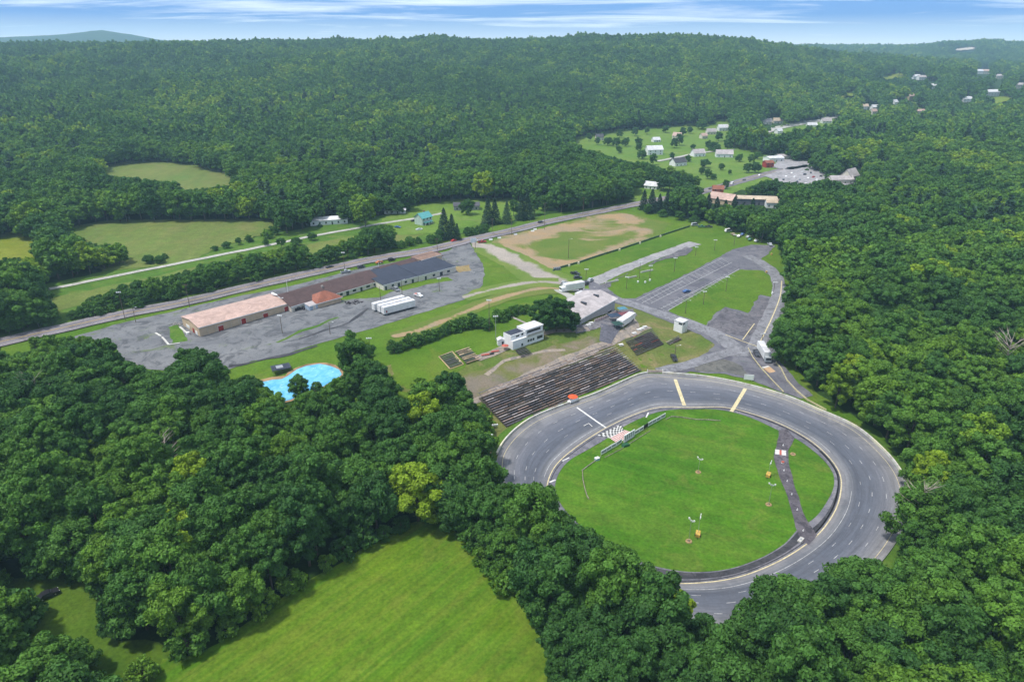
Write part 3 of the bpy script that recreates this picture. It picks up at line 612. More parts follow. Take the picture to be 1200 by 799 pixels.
#PART3
# ------------------------------------------------------------------ buildings
def edge_frame(a, b):
    A, B = P(*a), P(*b); d = B[:2] - A[:2]; L = np.linalg.norm(d); return A, B, math.atan2(d[1], d[0]), L
def building(name, label, a, b, depth, hgt, roofh, wall, roof, doors=(), wins=(), hip=False, over=0.5, cat='building', mono=False, group=None, base=0.0, gablemat=None, trim=None):
    """a, b: ends of the near wall foot. Local x along that wall, y away from the viewer."""
    A, B, rz, L = edge_frame(a, b)
    t = thing(name, label, cat, (A[0], A[1], min(A[2], B[2]) - 0.3), rz, group)
    h = hgt + 0.3 + max(0, abs(A[2] - B[2])); D = depth
    m = MB(); m.quad([(0, 0, 0), (L, 0, 0), (L, 0, h), (0, 0, h)])
    rh = roofh
    if mono:
        m.quad([(0, D, 0), (0, D, h + rh), (L, D, h + rh), (L, D, 0)]); m.quad([(0, 0, 0), (0, 0, h), (0, D, h + rh), (0, D, 0)]); m.quad([(L, 0, 0), (L, D, 0), (L, D, h + rh), (L, 0, h)])
    else:
        m.quad([(0, D, 0), (0, D, h), (L, D, h), (L, D, 0)])
        if hip: m.quad([(0, 0, 0), (0, 0, h), (0, D, h), (0, D, 0)]); m.quad([(L, 0, 0), (L, D, 0), (L, D, h), (L, 0, h)])
        else: m.quad([(0, 0, 0), (0, 0, h), (0, D / 2, h + rh), (0, D, h), (0, D, 0)]); m.quad([(L, 0, 0), (L, D, 0), (L, D, h), (L, D / 2, h + rh), (L, 0, h)])
    m.build('wall', wall, t)
    r = MB(); o = over; th = 0.22
    def slab(p):  # p: four top corners, thickness below
        q = [(x, y, z - th) for x, y, z in p]; n = len(p); r.quad(p); r.quad(q[::-1])
        for i in range(n): j = (i + 1) % n; r.quad([p[i], q[i], q[j], p[j]])
    s = rh / (D if mono else D / 2); e = 0.24
    if mono: slab([(-o, -o, h - s * o + e), (L + o, -o, h - s * o + e), (L + o, D + o, h + rh + s * o + e), (-o, D + o, h + rh + s * o + e)])
    elif hip:
        x0 = min(D / 2, L / 2 - 0.05)
        slab([(-o, -o, h - s * o + e), (L + o, -o, h - s * o + e), (L - x0, D / 2, h + rh + e), (x0, D / 2, h + rh + e)]); slab([(L + o, D + o, h - s * o + e), (-o, D + o, h - s * o + e), (x0, D / 2, h + rh + e), (L - x0, D / 2, h + rh + e)])
        slab([(L + o, -o, h - s * o + e), (L + o, D + o, h - s * o + e), (L - x0, D / 2, h + rh + e)]); slab([(-o, D + o, h - s * o + e), (-o, -o, h - s * o + e), (x0, D / 2, h + rh + e)])
    else:
        slab([(-o, -o, h - s * o + e), (L + o, -o, h - s * o + e), (L + o, D / 2, h + rh + e), (-o, D / 2, h + rh + e)]); slab([(L + o, D + o, h - s * o + e), (-o, D + o, h - s * o + e), (-o, D / 2, h + rh + e), (L + o, D / 2, h + rh + e)])
    r.build('roof', roof, t)
    f = MB(); f.box(-o, L + o, -o - 0.06, -o - 0.003, h - s * o - 0.12, h - s * o + 0.22); f.build('eave_trim', trim or MATS['white paint'], t)
    for (fx, wd, ht, mt, *rest) in doors:
        zb = rest[0] if rest else 0.35
        q = MB(); x = fx * L; q.box(x - wd / 2, x + wd / 2, -0.10, 0.0, zb, zb + ht); dr = q.build('door', mt, t)
        q = MB(); q.box(x - wd / 2 - .12, x + wd / 2 + .12, -0.06, 0.0, zb - 0.003, zb + ht + .15); q.build('door_frame', trim or MATS['white paint'], dr)
    for (fx, wd, zb, ht) in wins:
        q = MB(); x = fx * L; q.box(x - wd / 2, x + wd / 2, -0.07, 0.0, zb, zb + ht); w_ = q.build('window', MATS['dark window glass'], t)
        q = MB(); q.box(x - wd / 2 - .1, x + wd / 2 + .1, -0.04, 0.0, zb - .1, zb + ht + .1); q.build('frame', trim or MATS['white paint'], w_)
    return t, L, h, rz
# long salmon-roofed warehouse
t, L, h, rz = building('warehouse', 'long tan block warehouse with a salmon metal roof and red doors', (235,395), (339,364), 19, 3.7, 1.3, TANW, R_PINK, doors=[(.22,2.4,2.7,REDP),(.47,2.2,3.2,REDP),(.72,2.4,2.7,REDP),(.975,2.6,3.2,REDP)], wins=[], over=0.35)
for k in range(11): MB().box((k + 1) * L / 12 - 0.12, (k + 1) * L / 12 + 0.12, -0.09, -0.003, 0.3, h - 0.3).build('wall_pier', plain('pale tan pier', (0.50, 0.43, 0.33), 0.8), t)
q = MB(); q.box(-0.16, -0.003, 6, 7.6, 0.3, 2.6); q.build('side_door', REDP, t)
MB().box(-0.14, -0.003, 2.5, 4.5, 0.3, 2.2).build('side_panel', WHITE, t); MB().box(-0.14, -0.003, 11, 14.5, 1.2, 2.6).build('side_panel', WHITE, t)
q = MB(); q.box(L - .9, L - .1, 4, 15, h + 1.4, h + 2.1); q.build('parapet', WHITE, t)
# brown-roofed long shop wing
t, L, h, rz = building('shop_wing', 'long low shop wing with a brown shingle roof between the warehouse and the black-roofed hall', (342,366), (447,334.5), 20, 3.0, 3.4, OFFW, R_BROWN, doors=[(.60,1.8,2.4,GLASS),(.76,1.4,2.3,GLASS)], wins=[(.68,2.2,1.4,1.2),(.84,2.4,1.4,1.2),(.53,1.6,1.4,1.2),(.92,1.4,1.4,1.2)])
q = MB(); q.box(0.4*L, 0.4*L+1.0, 6, 7, h + 1.6, h + 3.6); q.build('chimney', CONC_D, t)
# little gabled annex turned toward the lot
t, L, h, rz = building('annex', 'small tan annex with a rust red hipped roof in front of the brown-roofed wing', (373,361.5), (400,354), 11, 3.0, 2.9, TANW, R_RUST, doors=[], wins=[], hip=True, over=0.7)

tt, L2, h2, _ = building('shed', 'pale blue lean-to shed against the rust-roofed annex', (363,364.5), (374.5,361), 4.0, 2.3, 0.5, plain('pale blue siding', (0.36, 0.44, 0.54), 0.6), R_GREY, doors=[(.5,1.2,1.9,OFFW)], mono=True, over=.15, cat='shed')
# hall with black roof
t, L, h, rz = building('hall', 'cream walled hall with a black membrane roof nearest the highway turn', (450,341), (491,330), 22, 3.2, 1.6, OFFW, R_BLACK, doors=[(.06,1.2,2.3,GLASS),(.42,1.6,2.3,GLASS),(.82,1.4,2.3,GLASS)], wins=[(.25,1.5,1.5,1.2),(.62,1.5,1.5,1.2)], mono=True, over=0.3)
q = MB()
for k in (0.3, 0.62): q.box(k * L, k * L + 0.5, 0.5, 20, h + 0.30, h + 0.34)
t, L, h, rz = building('hall_extension', 'cream walled east end of the black-roofed hall, stepped back and lower', (491,330.5), (534,319), 19, 3.4, 1.2, OFFW, R_BLACK, doors=[(.18,1.4,2.3,GLASS),(.60,2.0,2.5,GLASS)], wins=[(.4,1.8,1.4,1.2),(.8,2.0,1.4,1.2)], mono=True, over=0.3)
t, L, h, rz = building('rear_wing', 'low rear wing with a brown roof behind the black-roofed hall', (452,326.5), (520,307), 11, 3.4, 1.8, OFFW, R_BROWN, doors=[], wins=[], over=0.3)
t, L, h, rz = building('porch', 'tan flat-roofed porch block at the corner behind the black roof', (494,315), (518,308), 9, 4.9, 0.3, TANW, roofmat('tan brown roof', (0.24, 0.15, 0.11), rib=0.5), mono=True, over=0.2)
q0 = MB(); q0.box(0, 5.5, 0, 2.6, 0, 2.2); q0.box(0.6, 4.9, 0.4, 2.2, 2.203, 2.5)
A = P(441,337); tag(q0.build('shed', [plain('brown fence boards', (0.16, 0.08, 0.06), 0.8)]), 'brown boarded enclosure wedged between the two shop roofs', 'shed').location = A
# club house with the pale roof
t, L, h, rz = building('clubhouse', 'low clubhouse with a pale grey metal roof beside the big pines', (676,383), (720,365.5), 17, 3.4, 2.1, plain('grey club wall', (0.42, 0.41, 0.42), 0.7), R_GREY, doors=[(.12,1.6,2.2,GLASS),(.52,1.4,2.2,GLASS)], wins=[(.25,2.0,1.3,1.1),(.38,2.0,1.3,1.1),(.68,3.2,1.3,1.1),(.86,3.2,1.3,1.1)], over=0.9)
for k, (x, y) in enumerate(((.44, .36), (.80, .40))):
    q = MB(); q.box(x * L - .5, x * L + .5, y * 17 - 1.6, y * 17 + 1.2, h + 1.3, h + 2.5); q.build('roof_vent', GLASS, t)
def fence_run(name, label, cat, line, hgt, mat, post_mat=None, gap=4.0, thick=0.12, z0=0.0, panel=True, rail=None, group=None):
    pts = W(line); t = thing(name, label, cat, (*pts[0], h1(*pts[0])), 0, group); o = np.array([pts[0][0], pts[0][1], h1(*pts[0])])
    pm = MB(); po = MB()
    for i in range(len(pts) - 1):
        a, b = pts[i], pts[i + 1]; L = np.linalg.norm(b - a); n = max(1, int(round(L / gap))); d = (b - a) / L; q = np.array([-d[1], d[0]]) * thick / 2
        for k in range(n):
            p0, p1_ = a + (b - a) * k / n, a + (b - a) * (k + 1) / n; za, zb = h1(*p0) - o[2], h1(*p1_) - o[2]
            ga, gb = (p0 - o[:2]), (p1_ - o[:2])
            if panel or rail:
                zs = ((z0, hgt),) if panel else tuple((z, z + 0.14) for z in rail)
                for lo, hi in zs:
                    c = [(*(ga + q), za + lo), (*(ga - q), za + lo), (*(gb - q), zb + lo), (*(gb + q), zb + lo), (*(ga + q), za + hi), (*(ga - q), za + hi), (*(gb - q), zb + hi), (*(gb + q), zb + hi)]
                    kk = len(pm.v); pm.v += c
                    for f in ((0, 3, 2, 1), (4, 5, 6, 7), (0, 1, 5, 4), (1, 2, 6, 5), (2, 3, 7, 6), (3, 0, 4, 7)): pm.f.append(tuple(kk + i_ for i_ in f)); pm.m.append(0)
            if post_mat: MB().box(ga[0] - .09, ga[0] + .09, ga[1] - .09, ga[1] + .09, za - 0.1, za + hgt + 0.12).build('post', post_mat, t)
    if pm.v: pm.build('panel' if panel else 'rail', mat, t)
    return t
# awning tables in front of the clubhouse: white picket rail with red banners
fence_run('picket_fence', 'white picket rail hung with red banners in front of the clubhouse', 'fence', [(697,378),(708,374),(724,366.5)], 1.5, plain('pink white banner', (0.60, 0.42, 0.40), 0.7, 0.3, 3.0), WHITE, 1.5)
def table_set(loc, rz, label, group=None):
    t = thing('picnic_table', label, 'table', loc, rz, group)
    MB().box(-1.0, 1.0, -.4, .4, .7, .78).build('table_top', WHITE, t)
    for s in (-1, 1): MB().box(-1.0, 1.0, s * .75 - .14, s * .75 + .14, .42, .48).build('seat', WHITE, t)
    MB().box(-.8, -.7, -.7, .7, 0, .699).build('trestle', METAL, t); MB().box(.7, .8, -.7, .7, 0, .699).build('trestle', METAL, t); return t
for i, (px, py, lb) in enumerate([(727.5,405,'white picnic table left of the row behind the small red bleacher'),(743,391.5,'white picnic table second in the row behind the small red bleacher'),(748.5,387.5,'white picnic table third in the row behind the small red bleacher'),(752,386,'white picnic table fourth in the row behind the small red bleacher'),(755.5,384,'white picnic table right end of the row behind the small red bleacher')]):
    table_set(P(px, py), 0.4, lb)
for px, py, lb in [(689.5,382,'white picnic table at the foot of the clubhouse wall'),(692.5,379.5,'white picnic table beside the red banner rail')]: table_set(P(px, py), .4, lb)
# awnings at the concourse
def canopy(loc, rz, w, d, h, mat, label):
    t = thing('canopy', label, 'canopy', loc, rz); m = MB()
    for x, y in ((0, 0), (w, 0), (w, d), (0, d)): MB().tube((x, y, 0), (x, y, h), 0.05).build('post', METAL, t)
    a = [(-.2, -.2, h), (w + .2, -.2, h), (w + .2, d + .2, h), (-.2, d + .2, h)]; c = (w / 2, d / 2, h + .8)
    for i in range(4): m.quad([a[i], a[(i + 1) % 4], c])
    m.quad([(x, y, z - .05) for x, y, z in a[::-1]]); m.build('roof', mat, t)
canopy(P(716,378), .35, 5, 4, 2.6, plain('navy canopy', (.03, .05, .09), .6), 'navy canopy at the right end of the clubhouse wall')
canopy(P(726,369), .35, 4, 3, 2.6, plain('blue canopy', (.08, .22, .30), .6), 'blue green canopy at the corner of the clubhouse')
canopy(P(728,376), .35, 5.5, 4, 2.5, plain('maroon canopy', (.16, .05, .06), .6), 'maroon canopy behind the white concession trailer')
canopy(P(721,387), .35, 4, 4, 2.4, plain('dark green canopy', (.02, .06, .05), .6), 'dark green canopy beside the concession trailer')
# concession trailer and small white trucks
def trailer_box(label, a, b, wd, ht, mat, name='box_trailer', cat='trailer', group=None, wheels=2, clear=0.9, accent=None, door=True):
    A, B, rz, L = edge_frame(a, b)
    t = thing(name, label, cat, (A[0], A[1], max(A[2], B[2]) + 0.25), rz, group)
    m = MB(); m.box(0, L, 0, wd, clear, ht); m.build('box', mat, t)
    MB().box(-.03, L + .03, -.04, wd + .04, ht, ht + .12).build('roof', R_WHITE, t)
    MB().box(.2, L - .2, .3, wd - .3, clear - .25, clear - .003).build('chassis', BLACK, t)
    for k in range(wheels):
        x = L - 1.6 - k * 1.25
        for y in (0.0, wd - .3): MB().tube((x, y, .5), (x, y + .3, .5), .5, n=14).build('wheel', BLACK, t)
    MB().box(1.6, 1.8, .5, .7, 0, clear - .25).build('landing_leg', METAL, t); MB().box(1.6, 1.8, wd - .7, wd - .5, 0, clear - .25).build('landing_leg', METAL, t)
    if door: MB().box(-.05, -.003, .15, wd / 2 - .03, clear + .1, ht - .15).build('door', mat, t); MB().box(-.05, -.003, wd / 2 + .03, wd - .15, clear + .1, ht - .15).build('door', mat, t)
    if accent: MB().box(L * .06, L * .10, -.05, -.003, clear + .5, ht - 1.6).build('decal', accent, t)
    return t
TRL = plain('white trailer panel', (0.70, 0.70, 0.69), 0.45, 0.08, 0.6)
trailer_box('white semi trailer with small red marks, front of the row of three', (450.5,371), (487,361.5), 2.7, 4.0, TRL, accent=REDP, group='white semi trailers parked side by side')
trailer_box('white semi trailer in the middle of the row of three', (446,368.6), (482.3,359.1), 2.7, 4.0, TRL, group='white semi trailers parked side by side')
trailer_box('white semi trailer at the back of the row of three', (439.5,366.5), (475,357), 2.7, 4.0, TRL, group='white semi trailers parked side by side')
trailer_box('short white concession trailer with an orange panel on its roof edge', (729.5,385), (744,378), 3.2, 3.2, TRL, name='concession_trailer', accent=ORNG, wheels=2, clear=.5)
t = trailer_box('long white race hauler parked by the junction above the clubhouse', (663,343.5), (685,343), 3.4, 4.0, TRL, name='race_hauler', cat='truck', wheels=2)
MB().box(-2.2, -.1, .3, 3.1, .6, 2.8).build('cab', WHITE, t); MB().box(-2.26, -2.2, .5, 2.9, 1.7, 2.5).build('windscreen', GLASS, t)
trailer_box('small white utility trailer on grass between hauler and clubhouse', (677.5,350), (684.5,349), 2.2, 2.2, TRL, name='utility_trailer', wheels=1, clear=.5)
t = trailer_box('white box truck parked at the wood edge by the turn two gate', (902,424), (893.5,410), 2.6, 3.9, TRL, name='box_truck', cat='truck', wheels=2)
MB().box(-2.2, -.1, .1, 2.5, .6, 2.6).build('cab', plain('grey cab', (.35, .38, .4), .4), t); MB().box(-2.26, -2.2, .3, 2.3, 1.5, 2.4).build('windscreen', GLASS, t)
# white scoring tower, corner towards the track
C0 = P(797,388); t = thing('scoring_tower', 'white square scoring booth on the knoll with dark corner windows under its roof', 'tower', C0, R(45))
MB().box(-2.2, 2.2, -2.2, 2.2, -.3, 5.3).build('wall', WHITE, t)
MB().box(-2.35, 2.35, -2.35, 2.35, 5.3, 5.5).build('roof', R_WHITE, t)
MB().box(-2.0, -.2, -2.26, -2.203, 4.1, 4.9).build('window', GLASS, t); MB().box(-2.26, -2.203, -2.0, -.2, 4.1, 4.9).build('window', GLASS, t)
MB().box(.7, 1.6, -2.26, -2.203, 0, 2.1).build('door', OFFW, t); MB().tube((-2, 2, 5.5), (-2, 2, 7.2), .06).build('mast', METAL, t)
# press box
A, B, rz, L = edge_frame((601,410.5), (637,397.8)); t = thing('press_box', 'white two-storey press box on the bank above the big grandstand', 'building', (A[0], A[1], min(A[2], B[2]) - .3), rz)
MB().box(0, L, 0, 6, 0, 4.2).build('lower_wall', WHITE, t)
MB().box(.0, L * .43, 1.2, 6, 4.203, 6.3).box(L * .43 + .003, L, .6, 6, 4.203, 6.9).build('upper_wall', WHITE, t)
MB().box(.2, L * .43 - .2, 1.5, 5.8, 6.3, 6.4).build('dark_roof', R_BLACK, t); MB().box(L * .43, L + .2, .3, 6.2, 6.9, 7.1).build('roof', R_WHITE, t)
for x0, x1, z0, z1, y in ((.16, .26, 4.9, 5.6, 1.14), (.33, .39, 4.9, 5.8, 1.14), (.48, .92, 5.3, 6.4, .54), (.78, .96, 1.6, 2.9, -.06), (.47, .53, 1.7, 2.7, -.06), (.55, .61, 1.7, 2.7, -.06), (.63, .69, 1.7, 2.7, -.06), (.27, .32, .9, 2.0, -.06)):
    f = MB().box(x0 * L, x1 * L, y, y + .057, z0, z1).build('window', GLASS, t)
MB().box(.44 * L, L, -.5, .59, 4.203, 4.4).build('balcony', METAL, t); MB().box(.44 * L, L, -.52, -.46, 4.41, 5.0).build('balcony_rail', METAL, t)
A = P(587.5,405.5); t = thing('shed', 'small white shed with a dark door left of the press box', 'shed', A, .2)
MB().box(-1.4, 1.4, 0, 2.6, -.2, 2.6).build('wall', WHITE, t); MB().prism([(-1.6, 2.55), (1.6, 2.55), (0, 3.4)], -.15, 2.75).build('roof', R_WHITE, t); MB().box(.2, 1.0, -.05, -.003, 0, 2.0).build('door', GLASS, t)
def umbrella(loc, r, h, mat, label, rz=0):
    t = thing('umbrella', label, 'umbrella', loc, rz); MB().tube((0, 0, 0), (0, 0, h), .05).build('pole', METAL, t)
    m = MB(); n = 8
    for i in range(n):
        a, b = 2 * math.pi * i / n, 2 * math.pi * (i + 1) / n; m.quad([(r * math.cos(a), r * math.sin(a), h - .6), (r * math.cos(b), r * math.sin(b), h - .6), (0, 0, h)]); m.quad([(r * math.cos(b), r * math.sin(b), h - .62), (r * math.cos(a), r * math.sin(a), h - .62), (0, 0, h - .1)])
    m.build('canopy', mat, t)
umbrella(P(592,410), 1.5, 2.6, REDF, 'faded red umbrella beside the press box')
umbrella(P(671,472.5), 1.9, 3.4, ORNG, 'bright orange umbrella over the flag stand at the foot of the grandstand')
A = P(671,474); t = thing('flag_stand', 'white flag stand against the track wall under the orange umbrella', 'stand', A, math.atan2(GD[1], GD[0]))
MB().box(-1.8, 1.8, -.8, 1.0, 1.6, 1.75).build('deck', WHITE, t); MB().box(-1.8, 1.8, -.85, -.78, 1.75, 2.7).build('rail', WHITE, t)
for x in (-1.7, 1.7): MB().box(x - .06, x + .06, -.7, -.58, -.2, 1.6).build('leg', METAL, t)

# ------------------------------------------------------------------ bleachers
wm = bpy.data.materials.new('weathered bench planks'); wm.use_nodes = True; nt = wm.node_tree; bb = nt.nodes['Principled BSDF']; bb.inputs['Roughness'].default_value = .85
at = nt.nodes.new('ShaderNodeAttribute'); at.attribute_name = 'Col'; f = noise(nt, 1.1, 5, .7)
nt.links.new(mixc(nt, 1.0, at.outputs['Color'], ramp(nt, f, .3, .7, .5, 1.5), 'MULTIPLY'), bb.inputs['Base Color'])
def colored(name, mb, cols, parent, mat=None):
    o = mb.build(name, mat or wm, parent); a = o.data.color_attributes.new('Col', 'FLOAT_COLOR', 'CORNER'); k = 0
    buf = []
    for p in o.data.polygons: buf += [(*cols[p.index], 1.0)] * len(p.vertices)
    a.data.foreach_set('color', [c for q in buf for c in q]); return o
def bleacher(name, label, c, rows, rise, pal, base=.35, deck=(0.03, 0.027, 0.032), aisles=(), group=None, cat='bleacher'):
    """c: image corners front-left, front-right, back-right, back-left"""
    FL, FR, BR, BL = [P(*q) for q in c]; ex = (FR[:2] - FL[:2]); L = np.linalg.norm(ex); ex /= L; ey = np.array([-ex[1], ex[0]]); D = (np.dot(BL[:2] - FL[:2], ey) + np.dot(BR[:2] - FL[:2], ey)) / 2; sh = np.dot(BL[:2] - FL[:2], ex)
    o0 = np.array([FL[0], FL[1], FL[2]]); t = thing(name, label, cat, o0, math.atan2(ex[1], ex[0]), group); rd = D / rows
    def gz(x, y): p = o0[:2] + ex * x + ey * y; return h1(*p) - o0[2]
    fr = MB(); fc = []
    for r in range(rows):
        y = r * rd; b = MB(); cols = []; x = sh * (r / rows); xe = x + L; z = max(base + r * rise, gz(x + L / 2, y) + .4)
        x_ = x
        while x_ < xe - .2:
            l = min(rng.choice([2.4, 3.6, 4.8, 4.8]), xe - x_)
            if rng.random() > .13 and not any(abs((x_ + l / 2 - x) / L - a) < .012 for a in aisles):
                n0 = len(b.f); dz = rng.uniform(-.03, .03); b.box(x_, x_ + l - .05, y, y + rd * .42, z + .38 + dz, z + .45 + dz); cc = rng.choices(pal[0], pal[1])[0]; k = rng.uniform(.7, 1.3); cols += [tuple(v * k for v in cc)] * (len(b.f) - n0)
            n0 = len(b.f); b.box(x_, x_ + l - .02, y + rd * .52, y + rd * .95, z + .02, z + .08); cc = rng.choices(pal[0], pal[2])[0]; cols += [tuple(v * .8 for v in cc)] * (len(b.f) - n0)
            x_ += l
        colored('bench_row', b, cols, t)
    for i in range(int(L / 3.6) + 1):
        x = min(i * 3.6, L - .1)
        for r in (0, rows // 2):
            y = r * rd + .3; z = max(base + r * rise, gz(x + L / 2, y) + .4); xx = x + sh * r / rows; fr.box(xx, xx + .12, y, y + .12, gz(xx, y) - .3, z)
        fr.quad([(x, 0, .1), (x + .1, 0, .1), (x + .1 + sh, D, rows * rise + .1), (x + sh, D, rows * rise + .1)])
    fr.build('support_frame', plain('dark timber', (.035, .03, .03), .9), t)
    dk_ = MB(); gl = (min(0, sh)); dk_.quad([(0, 0, .12), (L, 0, .12), (L + sh, D, max(.12, gz(L / 2, D) + .12)), (sh, D, max(.12, gz(L / 2, D) + .12))]); dk_.build('underlay', plain('dark soil', (.065, .058, .042), .95, .2), t)  # underlay: dark brown sheet below the bench rows
    return t
BK, WW, BRN, RD_ = (0.058, 0.052, 0.063), (0.33, 0.29, 0.28), (0.13, 0.085, 0.07), (0.20, 0.05, 0.045)
PAL = ([BK, (0.13, 0.115, 0.13), BRN, (.27, .235, .235), (0.20, 0.145, 0.13)], [14, 30, 18, 18, 20], [24, 34, 22, 6, 14])
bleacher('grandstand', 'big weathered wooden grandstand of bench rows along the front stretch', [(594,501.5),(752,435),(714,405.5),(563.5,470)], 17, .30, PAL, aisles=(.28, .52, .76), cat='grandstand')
bleacher('bleacher', 'smaller dark bleacher with a red frame right of the big grandstand', [(747,417.5),(778,404),(765.5,389),(733.5,402)], 11, .28, ([BK, RD_, (0.05, .045, .05)], [60, 14, 20], [70, 10, 20]), aisles=(.5,))
bleacher('bleacher', 'pale worn bleacher at the left end of the press box path', [(528.5,432),(542,427),(530,414),(515.5,419)], 8, .10, ([BK, (0.08, 0.10, 0.06), (.36, .29, .20)], [60, 20, 12], [80, 15, 0]), base=.1)
bleacher('bleacher', 'tan worn bleacher, second along the press box path', [(547.5,427.5),(563.5,422),(550.5,407.5),(534,413.5)], 8, .10, ([(.36, .26, .18), (.26, .18, .13), BK], [50, 20, 14], [20, 10, 60]), base=.1)
bleacher('bleacher', 'black bleacher deck directly below the press box', [(612,420),(624,415.5),(617,407.5),(603,411)], 6, .2, ([BK, (.05, .045, .05)], [60, 20], [70, 30]), base=.2)
bleacher('bleacher', 'tiny grey bleacher at the foot of the white scoring booth', [(785,405),(799,398.5),(796,395.5),(780,402)], 4, .2, ([BK, WW, BRN], [40, 20, 20], [60, 10, 20]), base=.2)
def timber_frame(c, label):
    pts = [P(*q) for q in c]; o = pts[0]; t = thing('timber_border', label, 'border', o)
    for i in range(4):
        a, b = pts[i] - o, pts[(i + 1) % 4] - o; MB().tube((a[0], a[1], a[2] + .25), (b[0], b[1], b[2] + .25), .28, n=6).build('timber', plain('tan timber', (.36, .27, .15), .9), t)
timber_frame([(527.5,433),(543,427.5),(530,412.5),(514.5,418.5)], 'tan timber border around the pale worn bleacher')
for px, py, c_, lb in [(569,417,REDF,'low red bench nearest the tan worn bleacher on the path'),(574,416,BLACK,'dark bench in the middle of the press box path'),(580,413,REDF,'low red bench nearest the umbrella on the path')]:
    t = thing('bench', lb, 'bench', P(px, py), .35); MB().box(-1.7, 1.7, -.5, .5, .55, .7).build('seat', c_, t); MB().box(-1.5, -1.3, -.4, .4, 0, .549).build('leg', METAL, t); MB().box(1.3, 1.5, -.4, .4, 0, .549).build('leg', METAL, t)
# drum of a fire ring and tank beside the back stretch of trees
A = P(640.5,388.5) if False else P(573,531); t = thing('spool', 'round tan cable spool lying in the weeds outside the wall', 'spool', A)
MB().tube((0, 0, .1), (0, 0, .3), 1.3, n=18).build('flange', plain('tan wood', (.45, .30, .18), .8), t); MB().tube((0, 0, .3), (0, 0, .8), .6, n=14).build('core', plain('tan wood dark', (.25, .16, .09), .8), t); MB().tube((0, 0, .8), (0, 0, 1.0), 1.3, n=18).build('flange', MATS['tan wood'], t)
for (a, b, lb) in [((575,537),(577,547),'white boat-like fibreglass shell upright in the weeds'), ((566,532),(571,540),'thin white pipe bent over in the weeds')]:
    A, B = P(*a), P(*b); d = B - A; t = thing('shell' if 'boat' in lb else 'pipe', lb, 'scrap', A, math.atan2(d[1], d[0])); L = np.linalg.norm(d)
    if 'boat' in lb: MB().prism([(0, .4), (L * .2, 0), (L * .8, 0), (L, .5), (L, .8), (0, .8)], -.7, .7).build('hull', WHITE, t); MB().box(L * .25, L * .8, -.5, .5, .803, .95).build('deck', METAL, t)
    else: MB().tube((0, 0, .4), (L * .6, 0, .9), .12).tube((L * .6, 0, .9), (L, 0, .4), .12).build('pipe_run', WHITE, t)

# ------------------------------------------------------------------ track wall, rails, banner wall
def wall_arc(label, t0, t1, hgt, th, mat, name='track_wall'):
    n = max(8, int(abs(t1 - t0) / .02)); m = MB(); ths = np.linspace(t0, t1, n + 1)
    q = tp(ths[0], 1.0); t = thing(name, label, 'wall', (*q, 0)); vs = []
    for a in ths:
        r = float(np.interp(a, TH, RO, period=2 * math.pi))
        for rr_, z in ((r + .1, .3), (r + .1, 1.1 + hgt), (r + .1 + th, 1.1 + hgt), (r + .1 + th, -.1)): vs.append((TC[0] + rr_ * math.cos(a) - q[0], TC[1] + rr_ * math.sin(a) - q[1], z))
    fs = []
    for i in range(n):
        for j in range(3): a = i * 4 + j; fs.append((a, a + 4, a + 5, a + 1))
    fs += [(0, 1, 2, 3), tuple(n * 4 + k for k in (3, 2, 1, 0))]
    mesh_obj('wall_body', vs, fs, mat, t); return t
m, nt, b = newmat('stained track wall'); b.inputs['Roughness'].default_value = .8
o_ = mixc(nt, ramp(nt, noise(nt, .5, 5, .7), .45, .62), (.56, .55, .51), (.38, .34, .29)); nt.links.new(mixc(nt, ramp(nt, noise(nt, .12, 4, .6), .52, .6), o_, (.60, .56, .42)), b.inputs['Base Color']); WALLM = m
a1, a2, a3, a4 = th_of(583, 536), th_of(758, 438), th_of(777, 444), th_of(1063, 590)
if a1 < 0: a1 += 2 * math.pi
wall_arc('white concrete wall along the front stretch below the grandstand', a2, a1, .75, .45, WALLM)
wall_arc('white concrete wall round the far turns beside the wood', a4 if a4 < a3 else a4 - 2 * math.pi, a3, .75, .45, WALLM)
a5 = th_of(1050, 640); wall_arc('dark steel guard rail round the near turns under the trees', a1 - 2 * math.pi + .06, a4 - .02, .3, .15, METAL, 'guard_rail')
fence_run('fence', 'yellowish guard rail line at the wood edge beside the gate road', 'fence', [(909,426),(915,433),(922,447),(933,459),(946,470),(968,482)], .9, plain('faded cream rail', (.52, .46, .28), .7), METAL, 3.5, .25, .3)
fence_run('fence', 'cream rail dividing the gate road, ending near the dark pickup', 'fence', [(876.5,409),(882,420),(893,434),(906,448),(918,460.5)], .8, MATS['faded cream rail'], METAL, 3.0, .2, .35)
t = thing('ramp', 'tan wooden loading ramp beside the gate road', 'ramp', P(908,438), R(115)); MB().prism([(0, 0), (4.5, 0), (4.5, .9)], -1.6, 1.6).build('ramp_deck', MATS['tan wood'], t); MB().box(4.5, 5.6, -1.6, 1.6, 0, .9).build('platform', CONC, t)
def sign_board(px, py, w, h, mat, rz, label, legs=True, z=.6, name='sign_board', text=None):
    t = thing(name, label, 'sign', P(px, py), rz); MB().box(-w / 2, w / 2, -.06, .06, z, z + h).build('panel', mat, t)
    for x in (-w * .35, w * .35): MB().box(x - .07, x + .07, .063, .2, 0, z + h * .8).build('post', METAL, t)
    return t
t = sign_board(877,446.5, 3.6, 2.2, WHITE, -.2, 'white board on legs on the verge above the turn two wall')
q = thing('gate', 'pinkish track gate standing open between the two walls', 'gate', (*tp((a2 + a3) / 2, 1.02), 1.1), (a2 + a3) / 2 + math.pi / 2)
